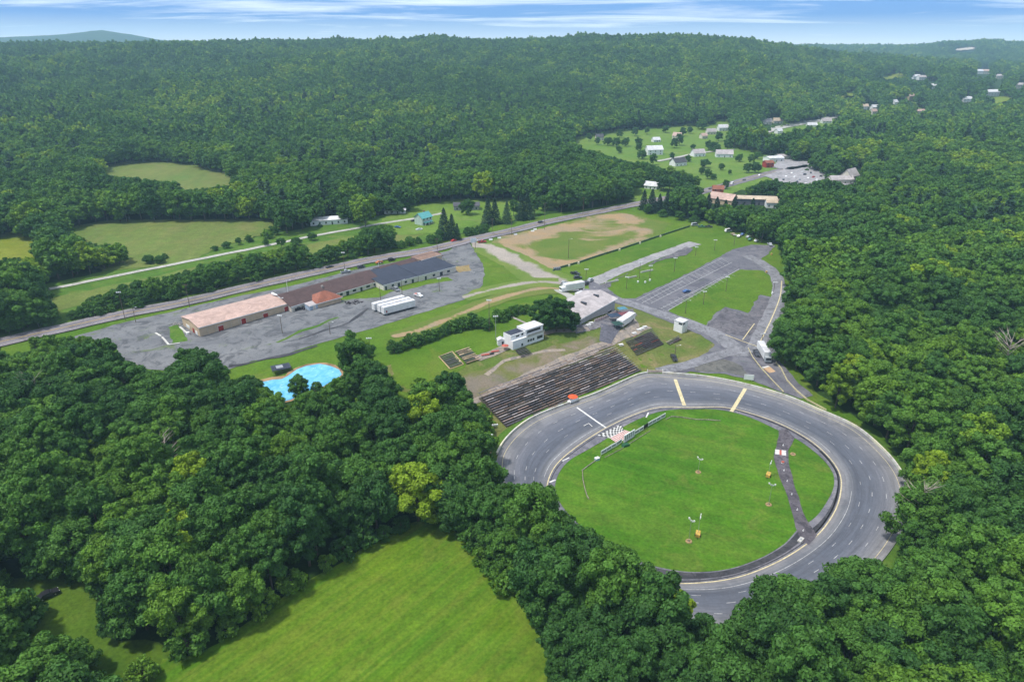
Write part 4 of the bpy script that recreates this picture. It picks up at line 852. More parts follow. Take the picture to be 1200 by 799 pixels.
MB().box(-2.9, 2.9, -.1, .1, .1, 1.2).build('panel', plain('pinkish concrete', (.52, .42, .36), .8, .2), q); MB().box(-3.1, -2.9, -.15, .15, -.6, 1.5).build('post', WHITE, q); MB().box(2.9, 3.1, -.15, .15, -.6, 1.5).build('post', WHITE, q)
drape('gate_pad', W([(758,439),(766,436.5),(774,439.5),(781,443.5),(768,445),(761,443)]), plain('pinkish pad', (.42, .35, .31), .85, .2), .45, 2, .1)
# banner wall: panels of white boards in a row
bp = [(704,534.5),(714,529),(724,523.5),(730,519),(740,512.5),(744,510.5),(754,505),(763,499),(771,494.5),(779.5,489.5)]
NAVY = plain('dark lettering', (.06, .08, .10), .6); bw = W([(704,535),(723,524)]); 
bn = 0
def banner(a, b, h, label, mat, letters=True, zoff=0.5):
    A, B, rz, L = edge_frame(a, b); t = thing('banner_board', label, 'sign', A, rz, 'sponsor boards along the infield wall')
    MB().box(.05, L - .05, -.06, .06, zoff, zoff + h).build('panel', mat, t)
    for x in (.2, L - .2): MB().box(x - .06, x + .06, .063, .19, 0, zoff + h).build('post', METAL, t)
    if letters:
        m = MB(); x = L * .12
        while x < L * .86: w_ = rng.uniform(.18, .42); m.box(x, x + w_, -.075, -.062, zoff + h * .3, zoff + h * .68); x += w_ + .12
        m.build('lettering', NAVY, t)
names = ['first white board at the left end of the infield banner row', 'second white board from the left of the infield banner row', 'third white board from the left of the infield banner row', 'white board just left of the tall lettered pit board', None, None, 'white board just right of the tall lettered pit board', 'white board next left of the black board', 'black board in the infield banner row', 'white board just right of the black board', 'white board second right of the black board', 'white board third right of the black board', 'last white board at the right end of the infield banner row']
segs = [((704,534.5),(710,531)),((710,531),(716.5,527)),((716.5,527),(722,524)),((722,524),(728.5,519.5)),None,None,((743,511),(749,507.5)),((749,507.5),(754,504.5)),((754,504.5),(759,501)),((759,501),(764,498)),((764,498),(769,495.5)),((769,495.5),(774,492.5)),((774,492.5),(779.5,489.5))]
for nm, sg in zip(names, segs):
    if sg: banner(sg[0], sg[1], 1.5, nm, BLACK if nm.startswith('black') else WHITE, not nm.startswith('black'))
A, B, rz, L = edge_frame((731,519.5), (743,512)); t = thing('pit_board', 'tall white lettered board in the middle of the infield banner row', 'sign', A, rz)
MB().box(0, L, -.1, .1, .3, 3.0).build('panel', WHITE, t); m = MB()
for k in range(5): m.box(.3 + k * L / 5.2, .3 + k * L / 5.2 + .35, -.118, -.102, 1.0, 2.7)
m.build('lettering', NAVY, t); MB().box(.1, .25, .103, .25, 0, 3).build('post', METAL, t); MB().box(L - .25, L - .1, .103, .25, 0, 3).build('post', METAL, t)
RAILM = plain('rusty pale rail', (.33, .29, .24), .8, .3, .8)
fence_run('guard_rail', 'low pale guard rail trailing left of the infield banner row', 'guard rail', [(682,552.5),(689,547),(699,540),(704,536)], .6, RAILM, RAILM, 3, .15, .3)
fence_run('guard_rail', 'low rail running toward the camera on the left of the infield', 'guard rail', [(682.5,553),(683,563),(685,573),(688,583),(690,586)], .75, RAILM, RAILM, 3, .15, .3)
fence_run('guard_rail', 'low pale guard rail behind the banner row', 'guard rail', [(709,537),(728,527),(745,516),(762,505.5)], .5, RAILM, RAILM, 3, .1, .25)
fence_run('guard_rail', 'low dark rail trailing right of the infield banner row', 'guard rail', [(780.5,492.5),(787,489),(799,490),(815,492.5),(830,493),(844,494)], .6, RAILM, RAILM, 3, .15, .3)
t = thing('crate', 'pale blue box at the left end of the banner row', 'box', P(699.5,539.5), .5); MB().box(-.7, .7, -.5, .5, 0, 1).build('box_body', plain('pale blue box', (.35, .5, .6), .6), t); MB().box(-.75, .75, -.55, .55, 1.003, 1.1).build('lid', WHITE, t)
t = thing('shrub_planter', 'dark green tarp heap behind the lettered pit board', 'heap', P(733,523), .5); MB().prism([(-1.5, 0), (1.5, 0), (1.1, .9), (-.9, 1.0)], -.7, .7).build('tarp', plain('dark green tarp', (.02, .09, .04), .7), t)
# portable light towers on the grass
def light_plant(px, py, top, label, kind):
    A = P(px, py); t = thing('light_mast', label, 'light mast', A, rng.uniform(0, 3))
    if kind == 'tyre':
        q = MB(); n = 16
        for i in range(n):
            a, b = 2 * math.pi * i / n, 2 * math.pi * (i + 1) / n
            for (r0, z0, r1, z1) in ((.4, .05, .8, .05), (.8, .05, .9, .3), (.9, .3, .8, .52), (.8, .52, .4, .5), (.4, .5, .4, .05)):
                q.quad([(r0 * math.cos(a), r0 * math.sin(a), z0), (r0 * math.cos(b), r0 * math.sin(b), z0), (r1 * math.cos(b), r1 * math.sin(b), z1), (r1 * math.cos(a), r1 * math.sin(a), z1)])
        q.build('tyre_base', plain('dull tan tyre paint', (.34, .24, .12), .8, .25, 2), t); MB().tube((0, 0, .0), (0, 0, .4), .38).build('hub', WOOD, t)
    else:
        MB().box(-1.0, 1.0, -.6, .6, .35, 1.25).build('generator', YEL, t)
        for s in (-1, 1): MB().tube((0, s * .62, .35), (0, s * .8, .35), .35, n=12).build('wheel', BLACK, t)
        MB().box(-1.9, -1.0, -.06, .06, .3, .42).build('tow_bar', BLACK, t)
    if top:
        MB().tube((0, 0, .4), (0, 0, top), .07, .05).build('pole', METAL, t); MB().box(-.9, .9, -.05, .05, top - .05, top + .05).build('crossarm', METAL, t)
        for x in (-.8, -.27, .27, .8): MB().box(x - .2, x + .2, -.22, -.05, top - .35 + (abs(x) > .5) * .45, top + (abs(x) > .5) * .45).build('floodlight', WHITE, t)
light_plant(818,554, 5.0, 'light mast with a tyre base in the middle of the infield', 'tyre')
light_plant(900,558.5, 5.0, 'light mast with a yellow generator beside the infield path', 'gen')
light_plant(900.5,592, 7.0, 'light mast with a tyre base left of the infield path', 'tyre')
light_plant(817.5,628, 6.3, 'right one of the two light masts at the near end of the infield', 'gen')
light_plant(807,635, 7.0, 'left one of the two light masts at the near end of the infield', 'tyre')
light_plant(929,533, 0, 'tyre base without a mast right of the infield path', 'tyre')
for i, (px, py) in enumerate([(917.5,523),(918.5,552.5),(922.3,565),(927.5,580.5),(934,598.5),(941,623)]):
    t = thing('traffic_cone', 'small white cone on the infield path, number %s counted from the far end' % ('one two three four five six'.split()[i]), 'cone', P(px, py), 0, 'cones along the infield path')
    MB().box(-.42, .42, -.42, .42, 0.02, .08).build('base', WHITE, t); MB().tube((0, 0, .08), (0, 0, .9), .28, .06, 10).build('cone_body', WHITE, t)
t = thing('marker_drum', 'faded red marker drum on the infield path near the painted sign', 'marker', P(917,543.5)); MB().tube((0, 0, 0.02), (0, 0, .9), .5, .45, 12).build('drum', REDF, t); MB().tube((0, 0, .4), (0, 0, .6), .5, .49, 12).build('band', WHITE, t)
t = thing('kerb_block', 'white concrete block at the near end of the infield path', 'block', P(938,634), .8); MB().box(-1.1, 1.1, -.5, .5, 0, .7).build('block_body', CONC, t); MB().box(-.3, .3, -.2, .2, .703, .85).build('lifting_lug', METAL, t)

# ------------------------------------------------------------------ pond / lined basin
BAS = [(298,455),(306,449),(320,446),(330,444.5),(337,441.5),(348,434),(360,429),(374,427.5),(388,430),(397,434.5),(399,440),(394,446),(384,450),(376,456),(362,458),(352,464),(340,470),(328,472),(318,464),(306,460)]
BB = [(292,454),(302,447),(320,443),(334,441),(346,431.5),(360,426.5),(375,425.2),(391,428),(401,433.5),(404,440),(397,447),(386,452),(377,458),(363,460),(353,466),(340,472),(328,474),(316,466),(304,462)]
drape('basin_bank', W(BB), plain('sandy bank', (.30, .20, .11), .95, .3, .15), .28, 3, .5)
m, nt, b = newmat('blue water cover'); b.inputs['Roughness'].default_value = .35
o_ = mixc(nt, ramp(nt, noise(nt, .18, 5, .65, dist=1.2), .42, .62), (.075, .34, .60), (.17, .47, .70)); o_ = mixc(nt, ramp(nt, noise(nt, .5, 4, .7), .60, .68, 0, .8), o_, (.45, .66, .78)); nt.links.new(o_, b.inputs['Base Color'])
drape('water', W(BAS), m, .36, 4, .3)
A, B, rz, L = edge_frame((321,441.5), (341,435)); t = thing('pavilion', 'low pavilion with a dark flat panel roof at the blue basin', 'pavilion', A, rz)
MB().prism([(-.3, 2.6), (L + .3, 2.6), (L + .3, 2.8), (-.3, 2.8)], -.5, 4.5).build('roof', R_BLACK, t); MB().box(1.5, L * .62, .8, 3.4, 2.83, 2.9).build('roof_panel', METAL, t)
for x in (.1, L * .5, L - .2):
    for y in (0, 4): MB().box(x, x + .15, y, y + .15, 0, 2.6).build('post', WOOD, t)
fence_run('retaining_kerb', 'broken concrete kerb in an L at the end of the lot', 'kerb', [(211,403),(198,405),(193,399),(190,396)], .6, CONC, None, 4, .8)
fence_run('retaining_kerb', 'short concrete kerb piece left of the L-shaped one', 'kerb', [(182.5,391),(189,395)], .6, CONC, None, 4, .8)
fence_run('retaining_kerb', 'short concrete kerb close to the warehouse end wall', 'kerb', [(211,384),(219,391)], .6, CONC, None, 4, .8)
t = thing('tank', 'small white tank near the warehouse end wall', 'tank', P(220.5,392), 0); MB().tube((0, 0, 0), (0, 0, 1.2), .8, n=14).build('tank_body', WHITE, t); MB().tube((0, 0, 1.2), (0, 0, 1.4), .8, .2, 14).build('lid', WHITE, t)
t = thing('rubble_pile', 'low heap of planks and junk beside the warehouse end wall', 'heap', P(205,381), .3)
m = MB()
for k in range(14): x, y = rng.uniform(-3.5, 3.5), rng.uniform(-1.5, 1.5); m.box(x, x + rng.uniform(.6, 2), y, y + .3, rng.uniform(0, .2), rng.uniform(.3, .8), rz=rng.uniform(0, 3))
m.build('planks', CONC_D, t)
t = thing('rubble_pile', 'dark junk heap between annex and warehouse door', 'heap', P(352,363), .3)
m = MB()
for k in range(16): x, y = rng.uniform(-3, 3), rng.uniform(-1.5, 1.5); m.box(x, x + rng.uniform(.6, 2), y, y + .8, rng.uniform(0, .2), rng.uniform(.6, 1.8), rz=rng.uniform(0, 3))
m.build('scrap', plain('dark scrap', (.06, .05, .06), .8, .4, 2), t)
t = thing('rubble_pile', 'dark heap of branches and scrap right of the annex', 'heap', P(412,356), .3)
m = MB()
for k in range(22): x, y = rng.uniform(-4, 5), rng.uniform(-2, 2); m.box(x, x + rng.uniform(.6, 2.4), y, y + .4, rng.uniform(0, .2), rng.uniform(.3, 1.1), rz=rng.uniform(0, 3))
m.build('scrap', MATS['dark scrap'], t)

# ------------------------------------------------------------------ poles
def pole(px, py, hgt, label, lamp='none', mat=None, arm=True, group='utility and light poles'):
    t = thing('light_pole' if lamp != 'none' else 'utility_pole', label, 'pole', P(px, py) - np.array([0, 0, .1]), rng.uniform(-.3, .3), group)
    MB().tube((0, 0, 0), (0, 0, hgt), .16, .10).build('pole_shaft', mat or WOOD, t)
    if lamp == 'none':
        MB().box(-1.1, 1.1, -.07, .07, hgt - .7, hgt - .5).build('crossarm', WOOD, t)
        for x in (-1, 0, 1): MB().tube((x, 0, hgt - .5), (x, 0, hgt - .25), .06).build('insulator', METAL, t)
    elif lamp == 'flood':
        MB().box(-.9, .9, -.05, .05, hgt - .1, hgt).build('crossarm', METAL, t)
        for x in (-.75, 0, .75): MB().box(x - .28, x + .28, -.4, -.05, hgt - .1, hgt + .4).build('floodlight', WHITE, t)
    else:
        MB().tube((0, 0, hgt - .2), (1.6, -.4, hgt + .2), .05).build('arm', METAL, t); MB().box(1.4, 2.0, -.55, -.3, hgt + .1, hgt + .25).build('lamp_head', WHITE, t)
    return t
def pole_h(py0, py1):   # pixel foot / top -> metres
    d = 120 / math.sin(R(PITCH) + math.atan((py0 - 399.5) / 800)); return d * (py0 - py1) / 800 / 0.93
PL = [
 (147,375.5,343,'tall light pole with white head by the highway at the left end of the lot','flood',None),
 (159.5,378.5,360,'short pole with a white box at the left end of the lot','arm',None),
 (222.5,360.5,333,'dark leaning pole on the strip in front of the warehouse','none',None),
 (339,354,329,'slim white post behind the warehouse corner','arm',WHITE),
 (331,391,370,'lot light with twin white heads in front of the warehouse','flood',None),
 (404,316,297,'light pole with a white head beside the cars behind the brown roof','flood',None),
 (444,317.5,308,'white post between the parked cars behind the shops','arm',WHITE),
 (515,342,327,'lot light pole in front of the hall extension','flood',None),
 (471.5,349,328,'slim dark pole beside the white semi trailers','arm',None),
 (446,352,336,'thin pole just left of the semi trailers','arm',None),
 (434,416,397,'light pole rising from the hedge below the semi trailers','flood',None),
 (512.5,294,280,'utility pole where the lot driveway meets the highway','none',None),
 (577,272.5,257,'utility pole across the highway left of the spruces','none',None),
 (599.5,276,258,'dark utility pole on the dirt field side of the highway','none',None),
 (638,269.5,240,'tall utility pole left of the dirt field with its top by the spruces','none',None),
 (683,252,233,'utility pole beyond the highway above the dirt field','none',None),
 (557,292,282,'short pole by the roadside sign','arm',None),
 (666,303,281,'lone dark pole standing in the dirt field','arm',None),
 (686.5,331,316,'pole behind the race hauler','flood',None),
 (734,339,325,'first paddock pole from the left on the grass strip','flood',None),
 (749,327,308,'second paddock pole from the left on the grass strip','flood',None),
 (761,329,312,'third paddock pole, nearer the pit lane stripes','flood',None),
 (790,319,303,'fourth paddock pole on the far grass strip','flood',None),
 (815,300,290,'paddock pole at the far end of the grass strip','flood',None),
 (837,294,282,'paddock pole on the grass near the far parking rows','flood',None),
 (860,288,276,'paddock pole in front of the parked junk cars','flood',None),
 (824,357.5,342,'left pole inside the paddock grass triangle','flood',None),
 (850.5,342,325,'middle pole inside the paddock grass triangle','flood',None),
 (906,345,331,'right pole at the bend of the paddock loop','flood',None),
 (892,404,391,'light pole beside the white box truck','flood',None),
 (574,523,508,'white light pole in the weeds left of the grandstand','flood',None),
 (580,506,497,'short white light pole at the lower left grandstand corner','flood',None),
 (581,399,372,'slim pale light pole behind the small white shed','flood',METAL),
 (573.5,388,354,'pole standing in the hedge above the press box','flood',None),
 (790.5,421,404,'thin pole beside the black pickup','arm',None),
 (803,368,352,'thin pole behind the scoring booth','arm',None),
 (430,262,250,'utility pole on the gravel lane by the long white shed','none',None),
 (387,392,378,'thin pole on the lot left of the trailers','arm',None),
]
for px, py, pt, lb, kd, mt in PL: pole(px, py, pole_h(py, pt), lb, kd, mt)

# ------------------------------------------------------------------ vehicles
PAINTS = {k: plain('car paint ' + k, c, .3, .05, spec=.5) for k, c in dict(white=(.72,.72,.72), black=(.02,.02,.025), dark=(.05,.055,.07), red=(.40,.03,.03), blue=(.05,.12,.30), silver=(.40,.43,.46), orange=(.45,.16,.06), grey=(.20,.21,.23), green=(.06,.2,.12), tan=(.4,.33,.22)).items()}
PROTO = {}
def car(kind, color, px, py, ang, label, group='cars and trucks around the grounds', rzabs=None):
    rz = rzabs
    if rz is None:
        q = P2(px + 4 * math.cos(R(ang)), py - 4 * math.sin(R(ang))) - P2(px, py); rz = math.atan2(q[1], q[0])
    loc = P(px, py); loc[2] += .33
    key = (kind, color)
    if key in PROTO: return dup(PROTO[key], loc, rz, label, group)
    t = thing('pickup_truck' if kind == 'pickup' else ('van' if kind == 'van' else 'car'), label, 'pickup truck' if kind == 'pickup' else kind, loc, rz, group); PROTO[key] = t
    pm = PAINTS[color]; L = {'car': 4.6, 'suv': 4.8, 'pickup': 5.6, 'van': 5.6}[kind]; h = L / 2; w = .92
    b = MB()
    if kind == 'pickup':
        b.prism([(-h, .45), (h, .45), (h, .95), (h - 1.5, 1.1), (-h, 1.1)], -w, w); b.build('body', pm, t)
        MB().prism([(-.5, 1.103), (1.3, 1.103), (.75, 1.75), (-.35, 1.78)], -w + .08, w - .08).build('cab', pm, t)
        MB().box(-h + .12, -.6, -w + .12, w - .12, 1.103, 1.12).build('bed', REDF if color == 'white' else BLACK, t)
        MB().prism([(-.38, 1.2), (1.22, 1.2), (.80, 1.66), (-.30, 1.68)], -w + .06, w - .06).build('window', GLASS, t)
    else:
        top = {'car': 1.42, 'suv': 1.75, 'van': 2.2}[kind]; bk = {'car': -1.5, 'suv': -2.1, 'van': -2.6}[kind]; fr = {'car': 1.1, 'suv': 1.2, 'van': 2.1}[kind]
        b.prism([(-h, .4), (h, .4), (h, .72), (h - .1, .82), (fr, .98), (-h + .05, .98), (-h, .8)], -w, w); b.build('body', pm, t)
        MB().prism([(bk, .983), (fr, .983), (fr - .75, top), (bk + (.55 if kind == 'car' else .2), top)], -w + .1, w - .1).build('roof', pm, t)
        MB().prism([(bk + .15, 1.03), (fr - .1, 1.03), (fr - .72, top - .1), (bk + (.62 if kind == 'car' else .3), top - .1)], -w + .07, w - .07).build('window', GLASS, t)
        q = MB(); q.quad([(fr - .02, -w + .2, 1.03), (fr - .02, w - .2, 1.03), (fr - .68, w - .25, top - .06), (fr - .68, -w + .25, top - .06)]); q.build('windscreen', GLASS, t)
    for x in (-h + .95, h - .95):
        for s in (-1, 1):
            wh = MB().tube((x, s * (w - .2), .34), (x, s * (w + .02), .34), .34, n=12).build('wheel', BLACK, t); MB().tube((x, s * (w + .021), .34), (x, s * (w + .035), .34), .19, n=10).build('rim', METAL, wh)
    for s in (-1, 1): MB().box(h - .02, h + .03, s * .62 - .17, s * .62 + .17, .6, .75).build('headlight', WHITE, t); MB().box(-h - .03, -h + .02, s * .66 - .14, s * .66 + .14, .62, .8).build('taillight', REDP, t)
    return t
for a in [
 ('car','black',57,699.5,25,'black sedan parked on the grassy glade at the lower left'),
 ('car','blue',804.5,343,12,'blue car with pale roof alone on the paddock parking rows'),
 ('pickup','black',789.5,421.5,-60,'black pickup parked below the white scoring booth'),
 ('pickup','dark',886,416,-60,'dark pickup beside the white box truck'),
 ('pickup','white',490.5,348,-15,'white pickup with a red bed right of the semi trailers'),
 ('suv','grey',464.5,341,-35,'grey hatchback at the near corner of the black-roofed hall'),
 ('car','dark',386.5,314.5,14,'dark car driving on the highway behind the brown roof'),
 ('pickup','silver',405,320,10,'silver pickup at the foot of the light pole behind the shops'),
 ('suv','dark',423.5,314.5,14,'dark blue SUV parked behind the shops'),
 ('car','orange',444.5,309,14,'orange brown car parked behind the shops'),
 ('suv','black',459,306,14,'black SUV, rightmost of the parked row behind the shops'),
 ('car','red',532,283.5,14,'red car on the highway at the lot driveway'),
 ('car','blue',466,267.5,-5,'blue car on the lawn below the gravel lane'),
 ('car','dark',485,260,8,'dark car on the gravel lane beside the green-roofed house'),
 ('suv','dark',633.5,262,14,'dark SUV on the highway by the dirt field'),
 ('pickup','red',565,285,5,'red pickup parked by the roadside sign'),
 ('van','white',858,216.5,25,'white van on the far highway'),
 ('car','dark',872,212,25,'dark car ahead of the white van on the far highway'),
 ('car','white',890,206.5,25,'white car farthest along the far highway'),
 ('car','black',832,222.5,25,'black car behind the white van on the far highway'),
 ('suv','dark',677,327,5,'dark utility vehicle at the end of the pit fence'),
 ('pickup','black',674,322,-10,'black pickup at the end of the pit fence'),
 ('suv','black',687,334,35,'black SUV parked behind the race hauler'),
 ('suv','silver',692,330,30,'silver SUV nearest the pit lane entrance'),
 ('pickup','silver',660,334,30,'silver pickup at the grass corner by the race hauler'),
 ('van','silver',814,265,5,'silver camper van at the far edge of the paddock grass'),
 ('pickup','green',822,267,0,'dark green pickup beside the camper van'),
 ('pickup','dark',830,267,0,'dark pickup with trailer bed right of the green pickup'),
 ('van','white',853,272,10,'white van at the left end of the junk cars by the wood'),
 ('car','tan',859,276,-30,'tan junk car beside the white van by the wood'),
 ('car','white',866,278,30,'white junk car in the middle of the line by the wood'),
 ('car','blue',870,276,30,'blue junk car in the line by the wood'),
 ('car','silver',877,279,20,'silver junk car in the line by the wood'),
 ('car','green',879,282,20,'green junk car in the line by the wood'),
 ('car','white',886,283.5,35,'white junk car near the right end of the line by the wood'),
 ('pickup','silver',902,288,-40,'silver pickup at the right end near the overgrown corner'),
]: car(*a)
t = thing('boat', 'small white covered boat on the green-roofed house lawn', 'boat', P(491,270), .6); MB().prism([(-2.3, .7), (-2.0, .3), (1.6, .3), (2.6, 1.1), (-2.3, 1.1)], -.9, .9).build('hull', WHITE, t); MB().prism([(-2.1, 1.103), (2.0, 1.103), (0, 1.6)], -.8, .8).build('cover', plain('grey cover', (.4, .45, .5), .7), t); MB().box(-.8, .6, -.8, .8, 0, .299).build('cradle', METAL, t)
# roadside sign
t = thing('roadside_sign', 'white roadside message sign at the track entrance', 'sign', P(555,287), .3); MB().box(-1.9, 1.9, -.15, .15, 1.6, 4.4).build('panel', plain('pale sign', (.62, .66, .72), .5), t)
for x in (-1.4, 1.4): MB().box(x - .1, x + .1, -.1, .1, 0, 1.6).build('post', METAL, t)
for i, (px, py) in enumerate([(575,281.5),(585,279.5),(604,275.5),(624,271.5),(627,269.5)]):
    t = thing('marker_board', 'low white A-frame board on the highway verge, %s from the entrance' % ('first second third fourth fifth'.split()[i]), 'sign', P(px, py), .3, 'white boards along the highway verge')
    for s in (-1, 1): q = MB(); q.quad([(-1.2, s * .5, 0), (1.2, s * .5, 0), (1.2, s * .06, 1.1), (-1.2, s * .06, 1.1)]); q.build('face', WHITE, t)
# pit fence with white barrels
fence_run('fence', 'long low dark green fence between the dirt field and the paddock', 'fence', [(648,318),(656,314.5),(678,308.5),(700,301),(726,293),(750,285),(774,277),(800,268.5),(808,266)], 1.1, plain('dark green mesh', (.045, .10, .05), .8, .3, .6), METAL, 6, .5)
t = thing('hay_bales', 'grey block of stacked barrels at the left end of the pit fence', 'barrels', P(650,317), .3)
m = MB()
for k in range(4):
    for j in range(2): m.tube((k * 1.1, j * 1.0, 0), (k * 1.1, j * 1.0, 1.6), .45, n=10)
m.build('barrel_block', plain('blue grey drum', (.18, .2, .24), .7), t)
for i, (px, py) in enumerate([(667,312.5),(678,309.5),(726,294),(750,286),(774,278)]):
    t = thing('barrel', 'pale yellow barrel against the pit fence, %s from its left end' % ('first second third fourth fifth'.split()[i]), 'barrel', P(px, py), 0, 'barrels along the pit fence')
    MB().tube((0, 0, 0), (0, 0, 1.3), .6, n=12).build('drum', plain('cream drum', (.62, .58, .42), .7), t); MB().tube((0, 0, .6), (0, 0, .7), .63, n=12).build('hoop', METAL, t)
for i, (px, py) in enumerate([(747.5,331.5),(756,332),(761.5,329.5)]):
    t = thing('barrel', 'white barrel on the paddock grass strip, %s from the left' % ('first second third'.split()[i]), 'barrel', P(px, py), 0, 'barrels on the paddock grass'); MB().tube((0, 0, 0), (0, 0, 1.2), .5, n=12).build('drum', WHITE, t); MB().tube((0, 0, .6), (0, 0, .7), .53, n=12).build('hoop', METAL, t)
for px, py, lb in [(898,320,'yellow marker drum at the top of the paddock loop'),(904,299,'yellow marker drum at the grass corner by the junk cars'),(905,345,'white marker drum at the right edge of the paddock grass')]:
    t = thing('barrel', lb, 'barrel', P(px, py)); MB().tube((0, 0, 0), (0, 0, 1.2), .55, n=12).build('drum', YEL if 'yellow' in lb else WHITE, t); MB().tube((0, 0, .6), (0, 0, .7), .58, n=12).build('hoop', METAL, t)
for i, (px, py, k) in enumerate([(717,331,3),(741,325.5,2),(758,318.5,3)]):
    t = thing('barrier_block', 'pale concrete barrier on the dark pit lane, %s from the left' % ('first second third'.split()[i]), 'barrier', P(px, py), .55, 'barriers along the dark pit lane'); MB().prism([(-k * 1.5, 0), (k * 1.5, 0), (k * 1.5, .8), (-k * 1.5, .8)], -.35, .35).build('barrier_body', CONC, t); MB().box(-k * 1.4, k * 1.4, -.12, .12, .803, 1.0).build('cap', CONC, t)

# ------------------------------------------------------------------ houses
def house(label, px, py, w, d, h, rh, wall, roof, rz=0.3, wins=3, chim=False, name='house', group='houses in the valley', porch=False):
    c = P(px, py); ca, sa = math.cos(rz), math.sin(rz); loc = (c[0] - ca * w / 2, c[1] - sa * w / 2, c[2] - .3)
    t = thing(name, label, name.replace('_', ' '), loc, rz, group); H_ = h + .5
    m = MB(); m.quad([(0, 0, 0), (w, 0, 0), (w, 0, H_), (0, 0, H_)]); m.quad([(0, d, 0), (0, d, H_), (w, d, H_), (w, d, 0)]); m.quad([(0, 0, 0), (0, 0, H_), (0, d / 2, H_ + rh), (0, d, H_), (0, d, 0)]); m.quad([(w, 0, 0), (w, d, 0), (w, d, H_), (w, d / 2, H_ + rh), (w, 0, H_)]); m.build('wall', wall, t)
    o = .5; s = rh / (d / 2); r = MB()
    for pts in ([(-o, -o, H_ - s * o + .1), (w + o, -o, H_ - s * o + .1), (w + o, d / 2, H_ + rh + .1), (-o, d / 2, H_ + rh + .1)], [(w + o, d + o, H_ - s * o + .1), (-o, d + o, H_ - s * o + .1), (-o, d / 2, H_ + rh + .1), (w + o, d / 2, H_ + rh + .1)]):
        q = [(x, y, z + .2) for x, y, z in pts]; r.quad(q); r.quad(pts[::-1])
        for i in range(4): j = (i + 1) % 4; r.quad([q[i], pts[i], pts[j], q[j]])
    ro = r.build('roof', roof, t)
    if chim: MB().box(w * .6, w * .6 + .9, d * .5, d * .5 + .9, H_ + rh - .8, H_ + rh + 1.2).build('chimney', plain('chimney brick', (.25, .12, .09), .9), ro)
    nf = 2 if h > 4.5 else 1
    for f in range(nf):
        for k in range(wins):
            x = w * (k + .5) / wins
            if f == 0 and k == wins // 2: MB().box(x - .5, x + .5, -.06, -.003, .4, 2.5).build('door', GLASS, t); continue
            MB().box(x - .55, x + .55, -.06, -.003, 1.3 + f * 2.8, 2.6 + f * 2.8).build('window', GLASS, t)
    if porch: MB().box(w * .1, w * .9, -2.2, -.003, 2.6, 2.8).build('porch_roof', roof, t); [MB().box(w * x - .1, w * x + .1, -2.1, -1.9, 0, 2.599).build('porch_post', WHITE, t) for x in (.12, .5, .88)]
    return t
PALEG = plain('pale green siding', (.45, .55, .5), .6)
house('two-storey pale house with a bright teal metal roof by the gravel lane', 501, 263.5, 10, 8, 5.2, 3.0, PALEG, TEAL, .9, 3, True, porch=True)
house('long white metal shed half hidden by trees on the gravel lane', 386, 263.5, 26, 10, 3.2, 1.5, WHITE, R_WHITE, .28, 6, name='shed')
house('small white trailer home under the lane trees', 463, 251, 16, 6, 2.6, .9, WHITE, R_WHITE, .1, 4, name='trailer_home')
house('grey barn behind the purple tree', 547, 247, 20, 9, 3.4, 2.0, plain('grey barn wall', (.3, .3, .3), .8), R_DARK, .1, 4, name='barn')
